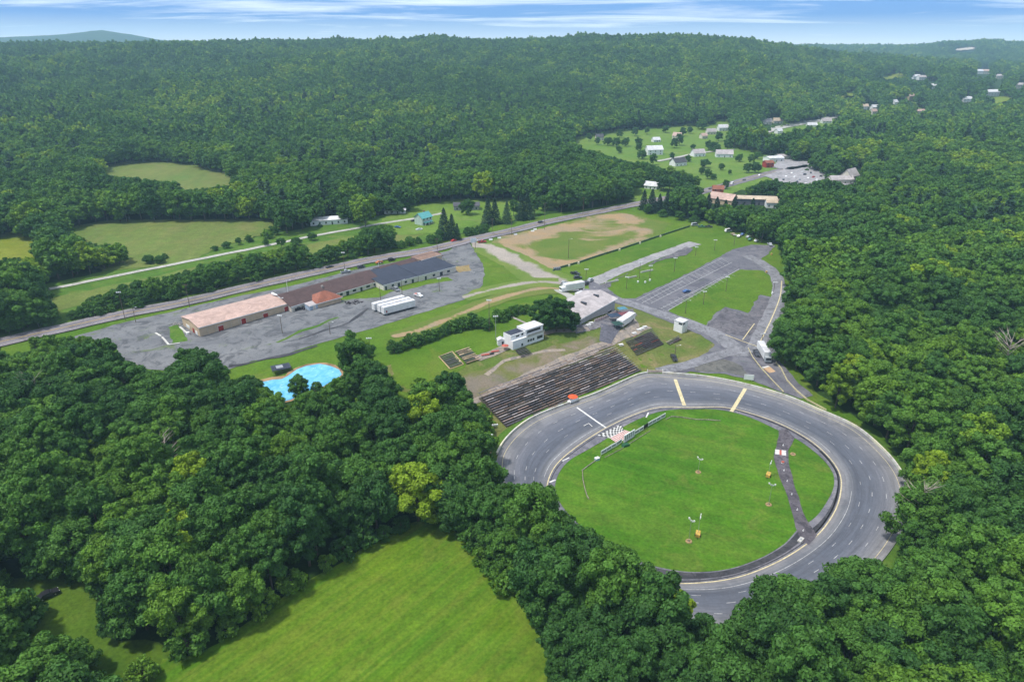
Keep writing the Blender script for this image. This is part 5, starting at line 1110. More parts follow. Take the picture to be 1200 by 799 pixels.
HS = [
 ('white garage with green lower wall behind the highway shrubs', 762,222,16,10,3,3,WHITE,R_WHITE,-.5),
 ('large white farmhouse with two wings on the valley meadow', 768,182,26,14,6,4,WHITE,R_WHITE,.2),
 ('grey and white house at the upper left edge of the valley meadow', 703,165,16,12,4,4,OFFW,R_DARK,.1),
 ('small white house between the farmhouse and the upper trees', 770,167,16,10,3,3,WHITE,R_WHITE,.3),
 ('pinkish roofed house among the upper meadow trees', 792,164,18,12,5,4,OFFW,R_PINK,-.6),
 ('white house with a dark hip roof on the meadow lane', 798,195,22,13,4,4,WHITE,R_DARK,.5),
 ('small white house with grey roof at the lane bend', 820,184,20,12,4,4,WHITE,R_GREY,.3),
 ('white ranch house with a grey roof right of the meadow lane', 849,185,26,13,4,4,WHITE,R_GREY,-.1),
 ('white house at the top of the valley under the hill', 848,154,24,14,5,4,WHITE,R_WHITE,.2),
 ('cream house left of the topmost white valley house', 834,158,22,12,4,4,OFFW,R_GREY,.2),
 ('small pale house on the left above the meadow trees', 826,163,14,10,4,3,OFFW,R_PINK,.4),
 ('white roadside store with a flat pale roof on the far highway', 910,190,26,16,4,1.5,WHITE,R_WHITE,.3),
 ('low grey store wing behind the roadside store', 920,187.5,22,12,4,1.5,OFFW,R_GREY,.3),
 ('grey gabled house with a red gable mark at the right of the car lot', 1001,214,22,14,6,6,OFFW,R_GREY,.7),
 ('long grey building left of the gabled house by the car lot', 987,216,30,12,4,3,OFFW,R_GREY,.1),
 ('white house beside the pale far street', 914,158,16,12,5,3,WHITE,R_WHITE,.5),
 ('grey roofed house above the pale far street', 899,146,24,12,4,4,OFFW,R_GREY,.2),
 ('long pale house left end of the upper far street', 912,145,24,12,4,4,OFFW,R_TANR,.1),
 ('white house at the right end of the pale far street', 969,146,26,14,5,4,WHITE,R_GREY,.2),
 ('white shed roof beside the pale far street bend', 952,150,24,12,4,3,WHITE,R_WHITE,.1),
 ('white house in the distant cluster, left one', 1014,129,26,16,6,4,WHITE,R_TANR,.2),
 ('pale blue grey house in the distant cluster, middle one', 1026,130,26,16,6,4,WHITE,R_WHITE,.2),
 ('brown roofed house below the distant cluster', 1025,135,24,16,6,4,OFFW,R_PINK,.4),
 ('white gabled house right of the distant cluster', 1050,124,24,14,6,4,WHITE,R_WHITE,.6),
 ('tall yellowish house above the distant meadow', 1068,118,28,16,8,5,plain('yellow siding', (.5, .42, .25), .7),R_PINK,.4),
 ('flat pinkish roofed house alone in the distant trees', 1079,134,34,18,5,3,OFFW,R_PINK,.1),
 ('white house pair on the right of the distant trees', 1134,120,38,18,6,4,WHITE,R_WHITE,.1),
 ('large white building beside the bright distant field', 1164,113,60,26,8,4,WHITE,R_WHITE,.3),
 ('small white far house above the distant cluster', 1094,104,36,18,6,4,WHITE,R_WHITE,.1),
 ('white far house on the slope left of centre', 1074,93,36,20,6,4,WHITE,R_WHITE,.1),
 ('pale blue far house on the slope beside the white one', 1081,94,36,20,6,4,WHITE,R_GREY,.1),
 ('pinkish far house on the distant right slope', 1156,87,50,26,8,4,OFFW,R_PINK,.1),
 ('white far house just left of the pinkish one on the right slope', 1148,87,40,26,8,4,WHITE,R_WHITE,.1),
 ('grey far house near the right edge below the slope', 1172,93,50,26,8,4,OFFW,R_GREY,.1),
 ('pale far house at the right edge of the view', 1195,104,50,26,8,4,OFFW,R_GREY,.1),
]
HS = [(a, b, c, w * (.5 if c < 140 else .62 if c < 170 else .72), d * (.55 if c < 160 else .75), *r) for a, b, c, w, d, *r in HS]
for lb, px, py, w, d, h_, rh, wl_, rf, rz in HS: house(lb, px, py, w, d, h_, rh, wl_, rf, rz, 4 if w > 20 else 3)
house('long motel-like block with a tan flat roof behind the conifers', 885, 240.5, 34, 14, 4.5, 1.2, plain('dark motel wall', (.12, .12, .15), .7), R_TANR, -.15, 6, name='motel')
house('small white outbuilding right of the tan-roofed block', 907, 244, 12, 8, 4, 2, WHITE, R_TANR, -.15, 3, name='outbuilding')
house('salmon roofed house showing above the conifer row', 843, 239.5, 20, 12, 4, 4, TANW, R_PINK, -.7, 3)
house('small red barn beside the far highway', 841, 229, 9, 8, 5, 2.5, REDF, R_RUST, -.2, 2, name='barn')
house('small red shop front beside the roadside store', 902, 197, 9, 8, 5, 2, REDP, R_RUST, .2, 2, name='shop')
drape('car_lot', W([(895,207),(925,197),(945,194),(975,205),(990,210),(1000,216),(965,222),(945,224),(925,219),(910,213)]), asphalt('pale lot', (.26, .25, .26), scale=.08), .9, 8, 1.0)
drape('car_lot', W([(903,197),(915,187),(955,191),(945,197),(925,200)]), MATS['pale lot'], .9, 8, 1.0)
k = 0
cl = [('white',931,209),('silver',937,212),('dark',943,206),('white',947,210),('dark',950,204),('red',953,209),('white',957,213),('silver',940,203),('black',962,208),('white',966,212),('dark',934,215),('white',928,204),('silver',970,209),('white',944,217),('black',955,201),('white',921,208),('dark',918,212),('white',974,213)]
for c_, px, py in cl:
    k += 1; kd = ['car', 'suv', 'pickup', 'van'][k % 4]
    rank = sorted(q[1] for q in cl).index(px); nth = 'first second third fourth fifth sixth seventh eighth ninth tenth eleventh twelfth thirteenth fourteenth fifteenth sixteenth seventeenth eighteenth'.split()[rank]
    car(kd, c_, px, py, 20 + 25 * (k % 3), '%s %s, %s from the left in the car lot beside the far highway' % (c_, kd, nth), 'vehicles in the far car lot')
# pale quarry scar on the far hill
drape('quarry_scar', W([(1113,60.5),(1128,57.5),(1142,57.5),(1140,60),(1125,61.5)]), plain('pale quarry rock', (.5, .44, .38), .9), 25.0 if False else 8.0, 60, 6)
#PART4
# ------------------------------------------------------------------ trees
def leafmat(name, ramp_cols, transl=0.18):
    m = bpy.data.materials.new(name); m.use_nodes = True; nt = m.node_tree
    b = nt.nodes['Principled BSDF']; b.inputs['Roughness'].default_value = .6; b.inputs['Specular IOR Level'].default_value = .15
    at = nt.nodes.new('ShaderNodeAttribute'); at.attribute_type = 'INSTANCER'; at.attribute_name = 'tone'
    cr = nt.nodes.new('ShaderNodeValToRGB'); nt.links.new(at.outputs['Fac'], cr.inputs[0]); e = cr.color_ramp.elements
    e[0].position = ramp_cols[0][0]; e[0].color = (*ramp_cols[0][1], 1); e[1].position = ramp_cols[-1][0]; e[1].color = (*ramp_cols[-1][1], 1)
    for p_, c_ in ramp_cols[1:-1]: q = e.new(p_); q.color = (*c_, 1)
    lv = nt.nodes.new('ShaderNodeAttribute'); lv.attribute_name = 'lv'
    o = mixc(nt, 1.0, cr.outputs[0], ramp(nt, lv.outputs['Fac'], 0, 1, .60, 1.62), 'MULTIPLY')
    nt.links.new(o, b.inputs['Base Color'])
    tr = nt.nodes.new('ShaderNodeBsdfTranslucent'); nt.links.new(mixc(nt, 1.0, o, (1.1, 1.25, .5), 'MULTIPLY'), tr.inputs['Color'])
    ms = nt.nodes.new('ShaderNodeMixShader'); ms.inputs[0].default_value = transl; nt.links.new(b.outputs[0], ms.inputs[1]); nt.links.new(tr.outputs[0], ms.inputs[2])
    nt.links.new(ms.outputs[0], nt.nodes['Material Output'].inputs['Surface']); return m
LEAF = leafmat('broadleaf foliage', [(0.0, (.034, .094, .020)), (.3, (.052, .130, .022)), (.55, (.074, .166, .022)), (.8, (.110, .210, .020)), (1.0, (.185, .275, .016))])
NEEDLE = leafmat('conifer needles', [(0.0, (.014, .040, .022)), (.5, (.022, .058, .026)), (1.0, (.045, .095, .04))], .1)
BARK = plain('bark', (.12, .095, .075), .95, .25, 2.0)
def arr_mesh(name, V, F, mats, mi=None, lv=None):
    me = bpy.data.meshes.new(name); nv, nf = len(V), len(F); k = F.shape[1]
    me.vertices.add(nv); me.vertices.foreach_set('co', V.astype(np.float32).ravel())
    me.loops.add(nf * k); me.loops.foreach_set('vertex_index', F.astype(np.int32).ravel())
    me.polygons.add(nf); me.polygons.foreach_set('loop_start', np.arange(0, nf * k, k, dtype=np.int32)); me.polygons.foreach_set('loop_total', np.full(nf, k, np.int32))
    for m_ in mats: me.materials.append(m_)
    if mi is not None: me.polygons.foreach_set('material_index', mi.astype(np.int32))
    if lv is not None: a = me.attributes.new('lv', 'FLOAT', 'FACE'); a.data.foreach_set('value', lv.astype(np.float32))
    me.update(calc_edges=True); return me
def leaves(C, Nrm, size, g, jit=.75):
    n = len(C); nr = Nrm + g.normal(size=(n, 3)) * jit; nr /= np.linalg.norm(nr, axis=1)[:, None]
    r = g.normal(size=(n, 3)); u = np.cross(nr, r); u /= np.linalg.norm(u, axis=1)[:, None]; v = np.cross(nr, u)
    s = (size * g.uniform(.6, 1.35, n))[:, None] * .5
    V = np.stack([C - u * s - v * s * .7, C + u * s * .9 - v * s * .35, C + u * s + v * s * .75, C - u * s * .7 + v * s * .5], 1).reshape(-1, 3)
    return V, np.arange(4 * n).reshape(n, 4)
def tube_np(p0, p1, r0, r1, n=7):
    p0 = np.array(p0, float); p1 = np.array(p1, float); d = p1 - p0; d /= np.linalg.norm(d); a = np.cross(d, [.3, .9, .2]); a /= np.linalg.norm(a); b = np.cross(d, a)
    t = np.arange(n) * 2 * math.pi / n; ring = np.cos(t)[:, None] * a + np.sin(t)[:, None] * b
    V = np.concatenate([p0 + ring * r0, p1 + ring * r1]); i = np.arange(n); j = (i + 1) % n
    return V, np.stack([i, j, j + n, i + n], 1)
def merge(parts):
    Vs, Fs, k = [], [], 0
    for V, F in parts: Vs.append(V); Fs.append(F + k); k += len(V)
    return np.concatenate(Vs), np.concatenate(Fs)
def broadleaf(seed, n, size, H=15.0, Rr=5.4, low=.22, lobes=13, nc=78):
    g = np.random.default_rng(seed); cz = H * (low + 1) / 2; rz_ = H * (1 - low) / 2
    cen = []; rad_ = []
    for i in range(lobes):
        ph = i * 2.4 + g.uniform(-.5, .5); t = (i + .5) / lobes; z = 1 - 1.75 * t; rr_ = math.sqrt(max(0, 1 - z * z))
        k = .62 * g.uniform(.78, 1.2); cen.append([Rr * k * rr_ * math.cos(ph), Rr * k * rr_ * math.sin(ph), cz + rz_ * .60 * z + g.uniform(-.7, .7)]); rad_.append(Rr * g.uniform(.28, .46))
    lc, lr = np.array(cen), np.array(rad_)
    # leafy branch ends standing off the limbs, with gaps between them
    sc, sr = [], []
    for q in range(nc):
        k = q % lobes; d = g.normal(size=3); d[2] = d[2] * .9 + .45; o = lc[k] - np.array([0, 0, cz]); d = d / np.linalg.norm(d) + .5 * o / (np.linalg.norm(o) + .1); d /= np.linalg.norm(d)
        sc.append(lc[k] + d * lr[k] * g.uniform(.75, 1.22)); sr.append(Rr * g.uniform(.12, .235))
    sc, sr = np.array(sc), np.array(sr)
    cen = np.concatenate([lc, sc]); rad_ = np.concatenate([lr * .74, sr]); w = np.concatenate([lr ** 2 * .35, sr ** 2 * 1.25]); w /= w.sum()
    k = g.choice(len(cen), size=int(n * 1.9), p=w); d = g.normal(size=(len(k), 3)); d[:, 2] += .45; d /= np.linalg.norm(d, axis=1)[:, None]
    C = cen[k] + d * np.array([1, 1, .78]) * (rad_[k] * (g.uniform(.62, 1.12, len(k)) + .18 * (g.uniform(0, 1, len(k)) > .9)))[:, None]
    dist = np.linalg.norm(C[:, None, :] - cen[None], axis=2) / rad_[None]; dist[np.arange(len(k)), k] = 9; keep = dist.min(1) > .72
    C, d, k = C[keep][:n], d[keep][:n], k[keep][:n]
    clump = g.uniform(0, 1, len(cen)); lv = np.clip(.45 * clump[k] + .55 * g.uniform(0, 1, len(k)), 0, 1)
    V, F = leaves(C, d, size, g, .5)
    tr = [tube_np((0, 0, -.5), (0, 0, H * .45), .30, .20), tube_np((0, 0, H * .45), (.3, .2, H * .8), .20, .08)]
    for i in range(5): c = lc[i * 2 % lobes]; tr.append(tube_np((0, 0, H * (.25 + .05 * i)), c, .13, .04, 5))
    return (V, F, lv), merge(tr)
def conifer(seed, n, size, H=17.0, Rr=4.6):
    g = np.random.default_rng(seed); nb = max(40, n // 22); C = []; D = []
    for i in range(nb):
        t = (i + .5) / nb; z = H * (.10 + .88 * t); r = Rr * (1 - t) ** .8 + .25; ph = i * 2.39996 + g.uniform(-.3, .3); m_ = max(6, int(n / nb * (1.35 - t)))
        s = g.uniform(.15, 1.0, m_) ** .7; w_ = g.normal(size=m_) * .22 * r * s
        x = r * s; C.append(np.stack([x * math.cos(ph) - w_ * math.sin(ph), x * math.sin(ph) + w_ * math.cos(ph), z - .38 * x + g.normal(size=m_) * .12], 1)); D.append(np.tile([.3 * math.cos(ph), .3 * math.sin(ph), 1.0], (m_, 1)))
    C, D = np.concatenate(C), np.concatenate(D); V, F = leaves(C, D, size, g, .45)
    return (V, F, g.uniform(0, 1, len(C))), tube_np((0, 0, -.5), (0, 0, H * .92), .26, .04)
def shrub(seed, n, size): 
    (L_, T_) = broadleaf(seed, n, size, 4.6, 2.9, -.05, 9); return L_, T_
def snag(seed, H=15.0):
    g = np.random.default_rng(seed); tr = [tube_np((0, 0, -.5), (.4, .2, H), .28, .05)]
    for i in range(22):
        z = H * g.uniform(.35, .95); a = g.uniform(0, 6.28); l = (H - z) * .35 + 1.6; p = np.array([l * math.cos(a), l * math.sin(a), z + l * .75]); tr.append(tube_np((0.02 * z, 0, z), p, .09, .02, 5))
        for _ in range(3): b = a + g.uniform(-1, 1); q = p + np.array([math.cos(b), math.sin(b), .8]) * g.uniform(.5, 1.3); tr.append(tube_np(p * .7 + np.array([0, 0, z]) * .3, q, .04, .01, 4))
    return merge(tr)
def proto_single(name, data, mat):
    (V, F, lv), (TV, TF) = data; VV = np.concatenate([V, TV]); FF = np.concatenate([F, TF + len(V)])
    return arr_mesh(name, VV, FF, [mat, BARK], np.concatenate([np.zeros(len(F)), np.ones(len(TF))]), np.concatenate([lv, np.zeros(len(TF))]))
def proto_pair(data, mat, cn='crown'):
    (V, F, lv), (TV, TF) = data; return arr_mesh(cn, V, F, [mat], None, lv), arr_mesh('trunk', TV, TF, [BARK])
NEAR_D = [broadleaf(100 + i, 15000, .46, [15, 17, 13.5, 18, 14, 16, 12.5, 15.5][i], [5.6, 4.8, 6.2, 5.2, 6.4, 5.0, 5.8, 4.4][i], [.06, .12, .02][i % 3], 12 + i % 5) for i in range(8)]
NEAR = [proto_pair(d, LEAF) for d in NEAR_D]
MIDM = [proto_single('mid tree', broadleaf(200 + i, 3600, .85, 15.0, 5.5 + .4 * (i % 3 - 1), .1, 12), LEAF) for i in range(6)]
FARM = [proto_single('far tree', broadleaf(300 + i, 800, 1.6, 15.0, 5.8, .2, 9, 26), LEAF) for i in range(5)]
CON = [proto_pair(conifer(400 + i, 3600, .6), NEEDLE) for i in range(3)]
CONF = [proto_single('far conifer', conifer(420 + i, 500, 1.6), NEEDLE) for i in range(2)]
SHR = [proto_pair(shrub(500 + i, 1500, .5), LEAF, 'foliage') for i in range(4)]
SHRF = [proto_single('far shrub', shrub(520 + i, 420, .9), LEAF) for i in range(2)]
TREES = []
KINDS = {'tree row between highway and lane': 'roadside_tree', 'trees on the meadow side of the lane': 'roadside_tree', 'trees behind the long white shed': 'roadside_tree', 'single trees on the valley meadow': 'meadow_tree', 'clump between yellow field and lane': 'meadow_tree'}
def plant(kind, x, y, s, tone, label, group=None, sz=1.0, k=None):
    k = rng.randrange(100) if k is None else k
    src = {'tree': NEAR, 'conifer': CON, 'shrub': SHR}[kind]; cr, tr = src[k % len(src)]
    t = thing(KINDS.get(group) if kind == 'tree' and group in KINDS else {'tree': 'broadleaf_tree', 'conifer': 'spruce_tree', 'shrub': 'shrub'}[kind], label, (KINDS[group].replace('_', ' ') if kind == 'tree' and group in KINDS else {'tree': 'tree', 'conifer': 'conifer', 'shrub': 'shrub'}[kind]), (x, y, h1(x, y)), rng.uniform(0, 6.28), group); t.scale = (s, s, s * sz)
    a = link(bpy.data.objects.new('foliage' if kind == 'shrub' else 'crown', cr)); a.parent = t; a['tone'] = float(tone)
    b = link(bpy.data.objects.new('trunk', tr)); b.parent = t
    TREES.append((x, y)); return t
# outlines, as seen, of everything that lies open
VIS = [
 [(-40,413),(0,410),(33,408),(40,392),(75,388),(95,395),(133,402),(137,424),(172,434),(196,432),(200,418),(212,408),(238,404),(262,408),(266,428),(262,446),(280,440),(303,438),(308,452),(320,462),(331,470),(346,467),(362,460),(378,455),(397,447),(402,436),(398,420),(402,402),(418,396),(436,402),(446,424),(458,446),(468,466),(482,461),(500,449),(518,434),(530,433),(545,445),(548,462),(562,474),(576,494),(582,512),(580,530),(583,548),(585,560),(600,570),(622,573),(640,577),(652,590),(668,596),(680,625),(692,632),(712,634),(735,640),(748,655),(772,668),(779,682),(781,697),(800,692),(822,690),(838,700),(846,730),(856,738),(862,715),(868,698),(892,688),(912,672),(945,662),(960,645),(1000,640),(1020,648),(1033,635),(1030,610),(1040,585),(1060,572),(1065,577),(1068,560),(1046,530),(1020,508),(990,486),(960,470),(942,455),(930,440),(917,424),(908,412),(899,398),(907,385),(919,370),(924,350),(925,325),(918,308),(912,295),(905,288),(885,282),(850,268),(830,262),(800,256),(760,250),(742,246),(752,239),(742,237),(700,244),(650,252),(600,263),(550,277),(500,289),(440,299),(385,311),(300,329),(225,345),(150,360),(75,377),(0,392),(-40,400)],
 [(42,336),(100,323),(160,311),(240,298),(300,283),(330,276),(368,268),(380,266),(372,256),(398,254),(408,263),(450,254),(480,247),(490,242),(510,238),(545,236),(600,236),(640,240),(650,248),(600,258),(560,268),(520,278),(480,288),(466,292),(463,275),(458,263),(428,263),(420,272),(400,279),(380,290),(376,303),(367,305),(364,282),(330,290),(295,296),(270,301),(240,306),(200,319),(165,326),(130,335),(112,342),(96,352),(92,366),(78,364),(72,353),(52,348)],
 [(72,268),(130,261),(315,259),(318,265),(300,272),(285,276),(262,283),(243,288),(240,298),(198,305),(196,296),(180,292),(165,297),(160,304),(152,302),(150,290),(135,285),(110,283),(95,278)],
 [(112,198),(150,193),(185,190),(215,194),(285,209),(272,213),(262,216),(225,222),(205,219),(200,210),(170,210),(130,205)],
 [(-40,282),(0,280),(20,276),(28,282),(44,285),(42,297),(20,300),(0,304),(-40,306)], [(414,219),(440,217),(474,221),(470,225),(440,222),(420,223)],
 [(196,799),(196,775),(235,770),(272,745),(318,716),(345,692),(390,668),(430,642),(460,626),(490,617),(515,614),(535,628),(560,655),(585,685),(610,712),(632,740),(640,765),(632,799),(632,900),(150,900)],
 [(-60,700),(0,690),(30,683),(55,680),(85,688),(118,703),(120,712),(100,722),(85,735),(55,740),(40,765),(28,740),(20,725),(0,712),(-60,720)], [(125,900),(128,785),(138,768),(160,778),(190,772),(196,900)],
 [(672,164),(700,158),(740,153),(770,151),(800,149),(830,148),(845,142),(858,147),(852,160),(848,172),(900,183),(914,186),(895,195),(880,205),(840,214),(822,222),(815,214),(812,204),(800,201),(780,199),(765,191),(740,189),(712,181),(680,173)],
 [(838,222),(870,214),(882,216),(868,228),(850,233),(838,230)], [(745,222),(765,226),(790,224),(785,232),(750,236),(742,232)],
 [(820,224),(860,212),(900,201),(940,193),(948,190),(950,194),(905,208),(860,219),(824,230)],
 [(905,196),(915,189),(940,190),(958,192),(925,200),(962,202),(968,208),(955,213),(938,214),(925,212),(905,208)],
 [(885,160),(905,154),(930,147),(962,142),(985,137),(985,142),(960,149),(930,154),(900,160)],
 [(1152,119),(1180,115),(1188,118),(1168,123)], [(1022,90),(1055,87),(1060,90),(1040,93)], [(978,111),(1000,110),(1008,113),(990,115)],
 [(826,690),(874,686),(870,715),(862,738),(845,738),(832,712)],
 [(1075,548),(1085,546),(1100,556),(1096,561),(1080,558)], [(1110,60.5),(1142,57),(1144,60.5),(1125,62)],
]
for lb, px, py, w, d, h_, rh, *_r in HS + [('', 885, 240.5, 34, 14, 4.5, 1.2), ('', 907, 244, 12, 8, 4, 2), ('', 843, 239.5, 20, 12, 4, 4), ('', 841, 229, 9, 8, 5, 2), ('', 902, 197, 9, 8, 5, 2)]:
    c = P(px, py); _, _, dd = project(c[0], c[1], c[2]); wp = w * 800 / float(dd) * .5; hp = (h_ + rh) * 800 / float(dd) * .9
    VIS.append([(px - wp, py + 1.0), (px - wp, py - hp - 1), (px + wp, py - hp - 1), (px + wp, py + 1.0)])
WEX = [[(TC[0] + (r + 3.5) * math.cos(t), TC[1] + (r + 3.5) * math.sin(t)) for t, r in zip(TH[::4], RO[::4])], W(LOT), W(PADDOCK), W(BB), W([(0,408),(-80,430),(-80,416),(0,394),(150,361),(300,329),(440,298),(600,265),(700,243),(745,235),(820,220),(900,199),(955,188),(960,196),(900,210),(820,233),(745,246),(600,277),(440,310),(300,341),(150,374)])]
def blocked(x, y, z, H_, Rr):
    """does a tree of this size stand on, or reach in front of, open ground?"""
    bad = np.zeros(x.shape, bool)
    for p in WEX: bad |= inpoly(x, y, p)
    smp = [(0, 0, 0)] + [(a * Rr * .85, b * Rr * .85, c * H_) for a, b, c in ((0, 0, 1), (-1, 0, .6), (1, 0, .6), (0, 0, .55), (-.6, 0, .9), (.6, 0, .9), (-.8, 0, .3), (.8, 0, .3))]
    for dx, dy, dz in smp:
        px, py, d = project(x + dx, y + dy, z + dz)
        for p in VIS: bad |= inpoly(px, py, p)
    return bad
def grid_zone(r0, r1, sp, a0=-.80, a1=.80):
    xs = np.arange(-r1, r1, sp); ys = np.arange(0, r1, sp * .92); X, Y = np.meshgrid(xs, ys); X = X + (np.arange(len(ys))[:, None] % 2) * sp / 2
    X = X.ravel() + nrng.uniform(-.36, .36, X.size) * sp; Y = Y.ravel() + nrng.uniform(-.36, .36, Y.size) * sp
    D = np.hypot(X, Y); A = np.arctan2(X, Y); ok = (D >= r0) & (D < r1) & (A > a0) & (A < a1); return X[ok], Y[ok]
def field(x, y): return np.clip(.42 + .10 * sst((np.hypot(x, y) - 600) / 900) + .20 * und(x + 300, y - 200, 90) + .16 * und(x, y + 700, 520) + nrng.normal(size=len(x)) * .20, 0, 1)
ALL = []
for r0, r1, sp, sc, (a0, a1) in ((70, 330, 7.6, 1.02, (-.85, .85)), (330, 900, 8.8, 1.14, (-.78, .78)), (900, 1500, 10.5, 1.25, (-.75, .75)), (1500, 2450, 11.8, 1.34, (-.72, .75)), (2450, 3900, 15, 1.55, (.15, .75)), (3900, 5600, 20, 1.9, (.2, .75))):
    x, y = grid_zone(r0, r1, sp, a0, a1); z = height(x, y); base = sc * nrng.uniform(.80, 1.22, len(x)); done = np.zeros(len(x), bool); fs = np.zeros(len(x))
    for k in (1.12, .88, .66, .48, .33, .22):
        todo = ~done
        if not todo.any(): break
        i = np.where(todo)[0]; b_ = blocked(x[i], y[i], z[i], 15 * base[i] * k, 5.4 * base[i] * k); g_ = i[~b_]; fs[g_] = base[g_] * k; done[g_] = True
        if r0 > 1400: break
    px, py, d = project(x, y, z + 10); vis = (px > -90) & (px < 1290) & (py < 1050) & (py > -50) & (d > 0); ok = done & vis
    small = fs < .42 * sc
    ALL.append((x[ok], y[ok], z[ok], fs[ok], np.where(small, 1, 0)[ok]))
X = np.concatenate([a[0] for a in ALL]); Y = np.concatenate([a[1] for a in ALL]); Z = np.concatenate([a[2] for a in ALL]); S = np.concatenate([a[3] for a in ALL]); SM = np.concatenate([a[4] for a in ALL])
TONE = field(X, Y)
# a few standout yellow-green crowns
for px, py in ((497,525),(262,585),(510,590),(225,660),(740,655),(250,640),(1180,330),(1000,570)):
    q = P2(px, py); i = int(np.argmin(np.hypot(X - q[0], Y - q[1] + 8))); TONE[i] = .97
conif = (nrng.uniform(0, 1, len(X)) < np.clip(.02 + .14 * und(X - 500, Y, 260), 0, .16)) & (np.hypot(X, Y) > 480) & (np.hypot(X, Y) < 1300) & (SM == 0)
px, py, d = project(X, Y, Z + 12 * S); inf_ = (px > 0) & (px < 1200) & (py > 0) & (py < 799)
order = np.argsort(np.where(inf_ & (SM == 0), d, 1e9)); IND = set(order[:262].tolist())
order2 = np.argsort(np.where(inf_ & (SM == 1) & (d < 420), d / np.maximum(S, .15), 1e9)); sh = [i for i in order2[:110].tolist() if SM[i] == 1 and inf_[i] and d[i] < 420]; INDS = set(sh)
def area(px, py, d):
    if px < 620 and py > 560 and px > 470: return 'strip between field and oval', 'ws'
    if px < 130 and py > 640: return 'glade at lower left', 'gl'
    if px < 520 and py > 560: return 'wood above mown field', 'wm'
    if px < 250 and py <= 560: return 'left wood below parking lot', 'wl'
    if px < 480: return 'wood below blue basin', 'wb'
    if px < 620: return 'wood beside grandstand end', 'wg'
    if px < 900: return 'trees over near turns', 'wn'
    if py > 600: return 'lower right wood', 'wr'
    if py > 440: return 'wood outside far wall', 'wo'
    return 'wood right of paddock', 'wp'
def tname(t): return 'deep blue-green' if t < .2 else 'dark green' if t < .38 else 'mid green' if t < .55 else 'fresh green' if t < .75 else 'light yellow-green'
regs = {}
for i in list(IND) + list(INDS): regs.setdefault((area(px[i], py[i], d[i])[0], tname(TONE[i]), int(SM[i])), []).append(i)
lab = {}
for (ar, tn, sm), ids in regs.items():
    ids.sort(key=lambda i: px[i]); n = len(ids); kd = 'undergrowth bush' if sm else 'broadleaf tree'
    ords = ('first second third fourth fifth sixth seventh eighth ninth tenth eleventh twelfth thirteenth fourteenth fifteenth sixteenth seventeenth eighteenth nineteenth twentieth'.split() + ['twenty-' + q for q in 'first second third fourth fifth sixth seventh eighth ninth'.split()] + ['thirtieth'] + ['thirty-' + q for q in 'first second third fourth fifth sixth seventh eighth ninth'.split()])
    if n == 1: lab[ids[0]] = 'the only %s %s in %s' % (tn, kd, ar)
    else:
        for k, i in enumerate(ids):
            side = (ords[k] + ' from left') if k < n / 2 else (ords[n - 1 - k] + ' from right')
            lab[i] = ('%s %s, %s of its colour in %s' % (tn, kd, side, ar))
for i in sorted(IND): plant('tree', float(X[i]), float(Y[i]), float(S[i]), TONE[i], lab[i], area(px[i], py[i], d[i])[0], sz=rng.uniform(.9, 1.15))
for i in sorted(INDS): plant('shrub', float(X[i]), float(Y[i]), float(S[i]) * 2.6, TONE[i], lab[i], 'undergrowth at the ' + area(px[i], py[i], d[i])[0])
# everything farther off: one instanced object per kind
pcol = {}
def protocol(name, meshes):
    c = bpy.data.collections.new(name)
    for k, m_ in enumerate(meshes): c.objects.link(bpy.data.objects.new('%s %02d' % (name, k), m_))
    return c
def scatter(name, idx, coll, nproto, mul=1.0):
    if not len(idx): return
    me = bpy.data.meshes.new(name); n = len(idx); me.vertices.add(n); me.vertices.foreach_set('co', np.stack([X[idx], Y[idx], Z[idx] - .3], 1).astype(np.float32).ravel())
    def at(nm, ty, v): a = me.attributes.new(nm, ty, 'POINT'); a.data.foreach_set('value' if ty != 'FLOAT_VECTOR' else 'vector', v.astype(np.float32 if ty != 'INT' else np.int32).ravel())
    at('tone', 'FLOAT', TONE[idx]); at('proto', 'INT', nrng.integers(0, nproto, n)); at('rot', 'FLOAT_VECTOR', np.stack([np.zeros(n), np.zeros(n), nrng.uniform(0, 6.28, n)], 1))
    s_ = S[idx] * mul; w_ = nrng.uniform(.92, 1.15, n); at('scl', 'FLOAT_VECTOR', np.stack([s_ * w_, s_ * w_, s_ * nrng.uniform(.85, 1.15, n)], 1))
    o = link(bpy.data.objects.new(name, me)); o['kind'] = 'stuff'
    ng = bpy.data.node_groups.new(name, 'GeometryNodeTree'); ng.interface.new_socket('Geometry', in_out='INPUT', socket_type='NodeSocketGeometry'); ng.interface.new_socket('Geometry', in_out='OUTPUT', socket_type='NodeSocketGeometry')
    gi, go = ng.nodes.new('NodeGroupInput'), ng.nodes.new('NodeGroupOutput'); ip = ng.nodes.new('GeometryNodeInstanceOnPoints'); ci = ng.nodes.new('GeometryNodeCollectionInfo')
    ci.inputs['Collection'].default_value = coll; ci.inputs['Separate Children'].default_value = True; ci.inputs['Reset Children'].default_value = True; ip.inputs['Pick Instance'].default_value = True
    def na(nm, ty): q = ng.nodes.new('GeometryNodeInputNamedAttribute'); q.data_type = ty; q.inputs[0].default_value = nm; return [s for s in q.outputs if s.enabled][0]
    er = ng.nodes.new('FunctionNodeEulerToRotation')
    ng.links.new(gi.outputs[0], ip.inputs['Points']); ng.links.new(ci.outputs[0], ip.inputs['Instance']); ng.links.new(na('proto', 'INT'), ip.inputs['Instance Index']); ng.links.new(na('rot', 'FLOAT_VECTOR'), er.inputs[0]); ng.links.new(er.outputs[0], ip.inputs['Rotation']); ng.links.new(na('scl', 'FLOAT_VECTOR'), ip.inputs['Scale']); ng.links.new(ip.outputs[0], go.inputs[0])
    md = o.modifiers.new('scatter', 'NODES'); md.node_group = ng
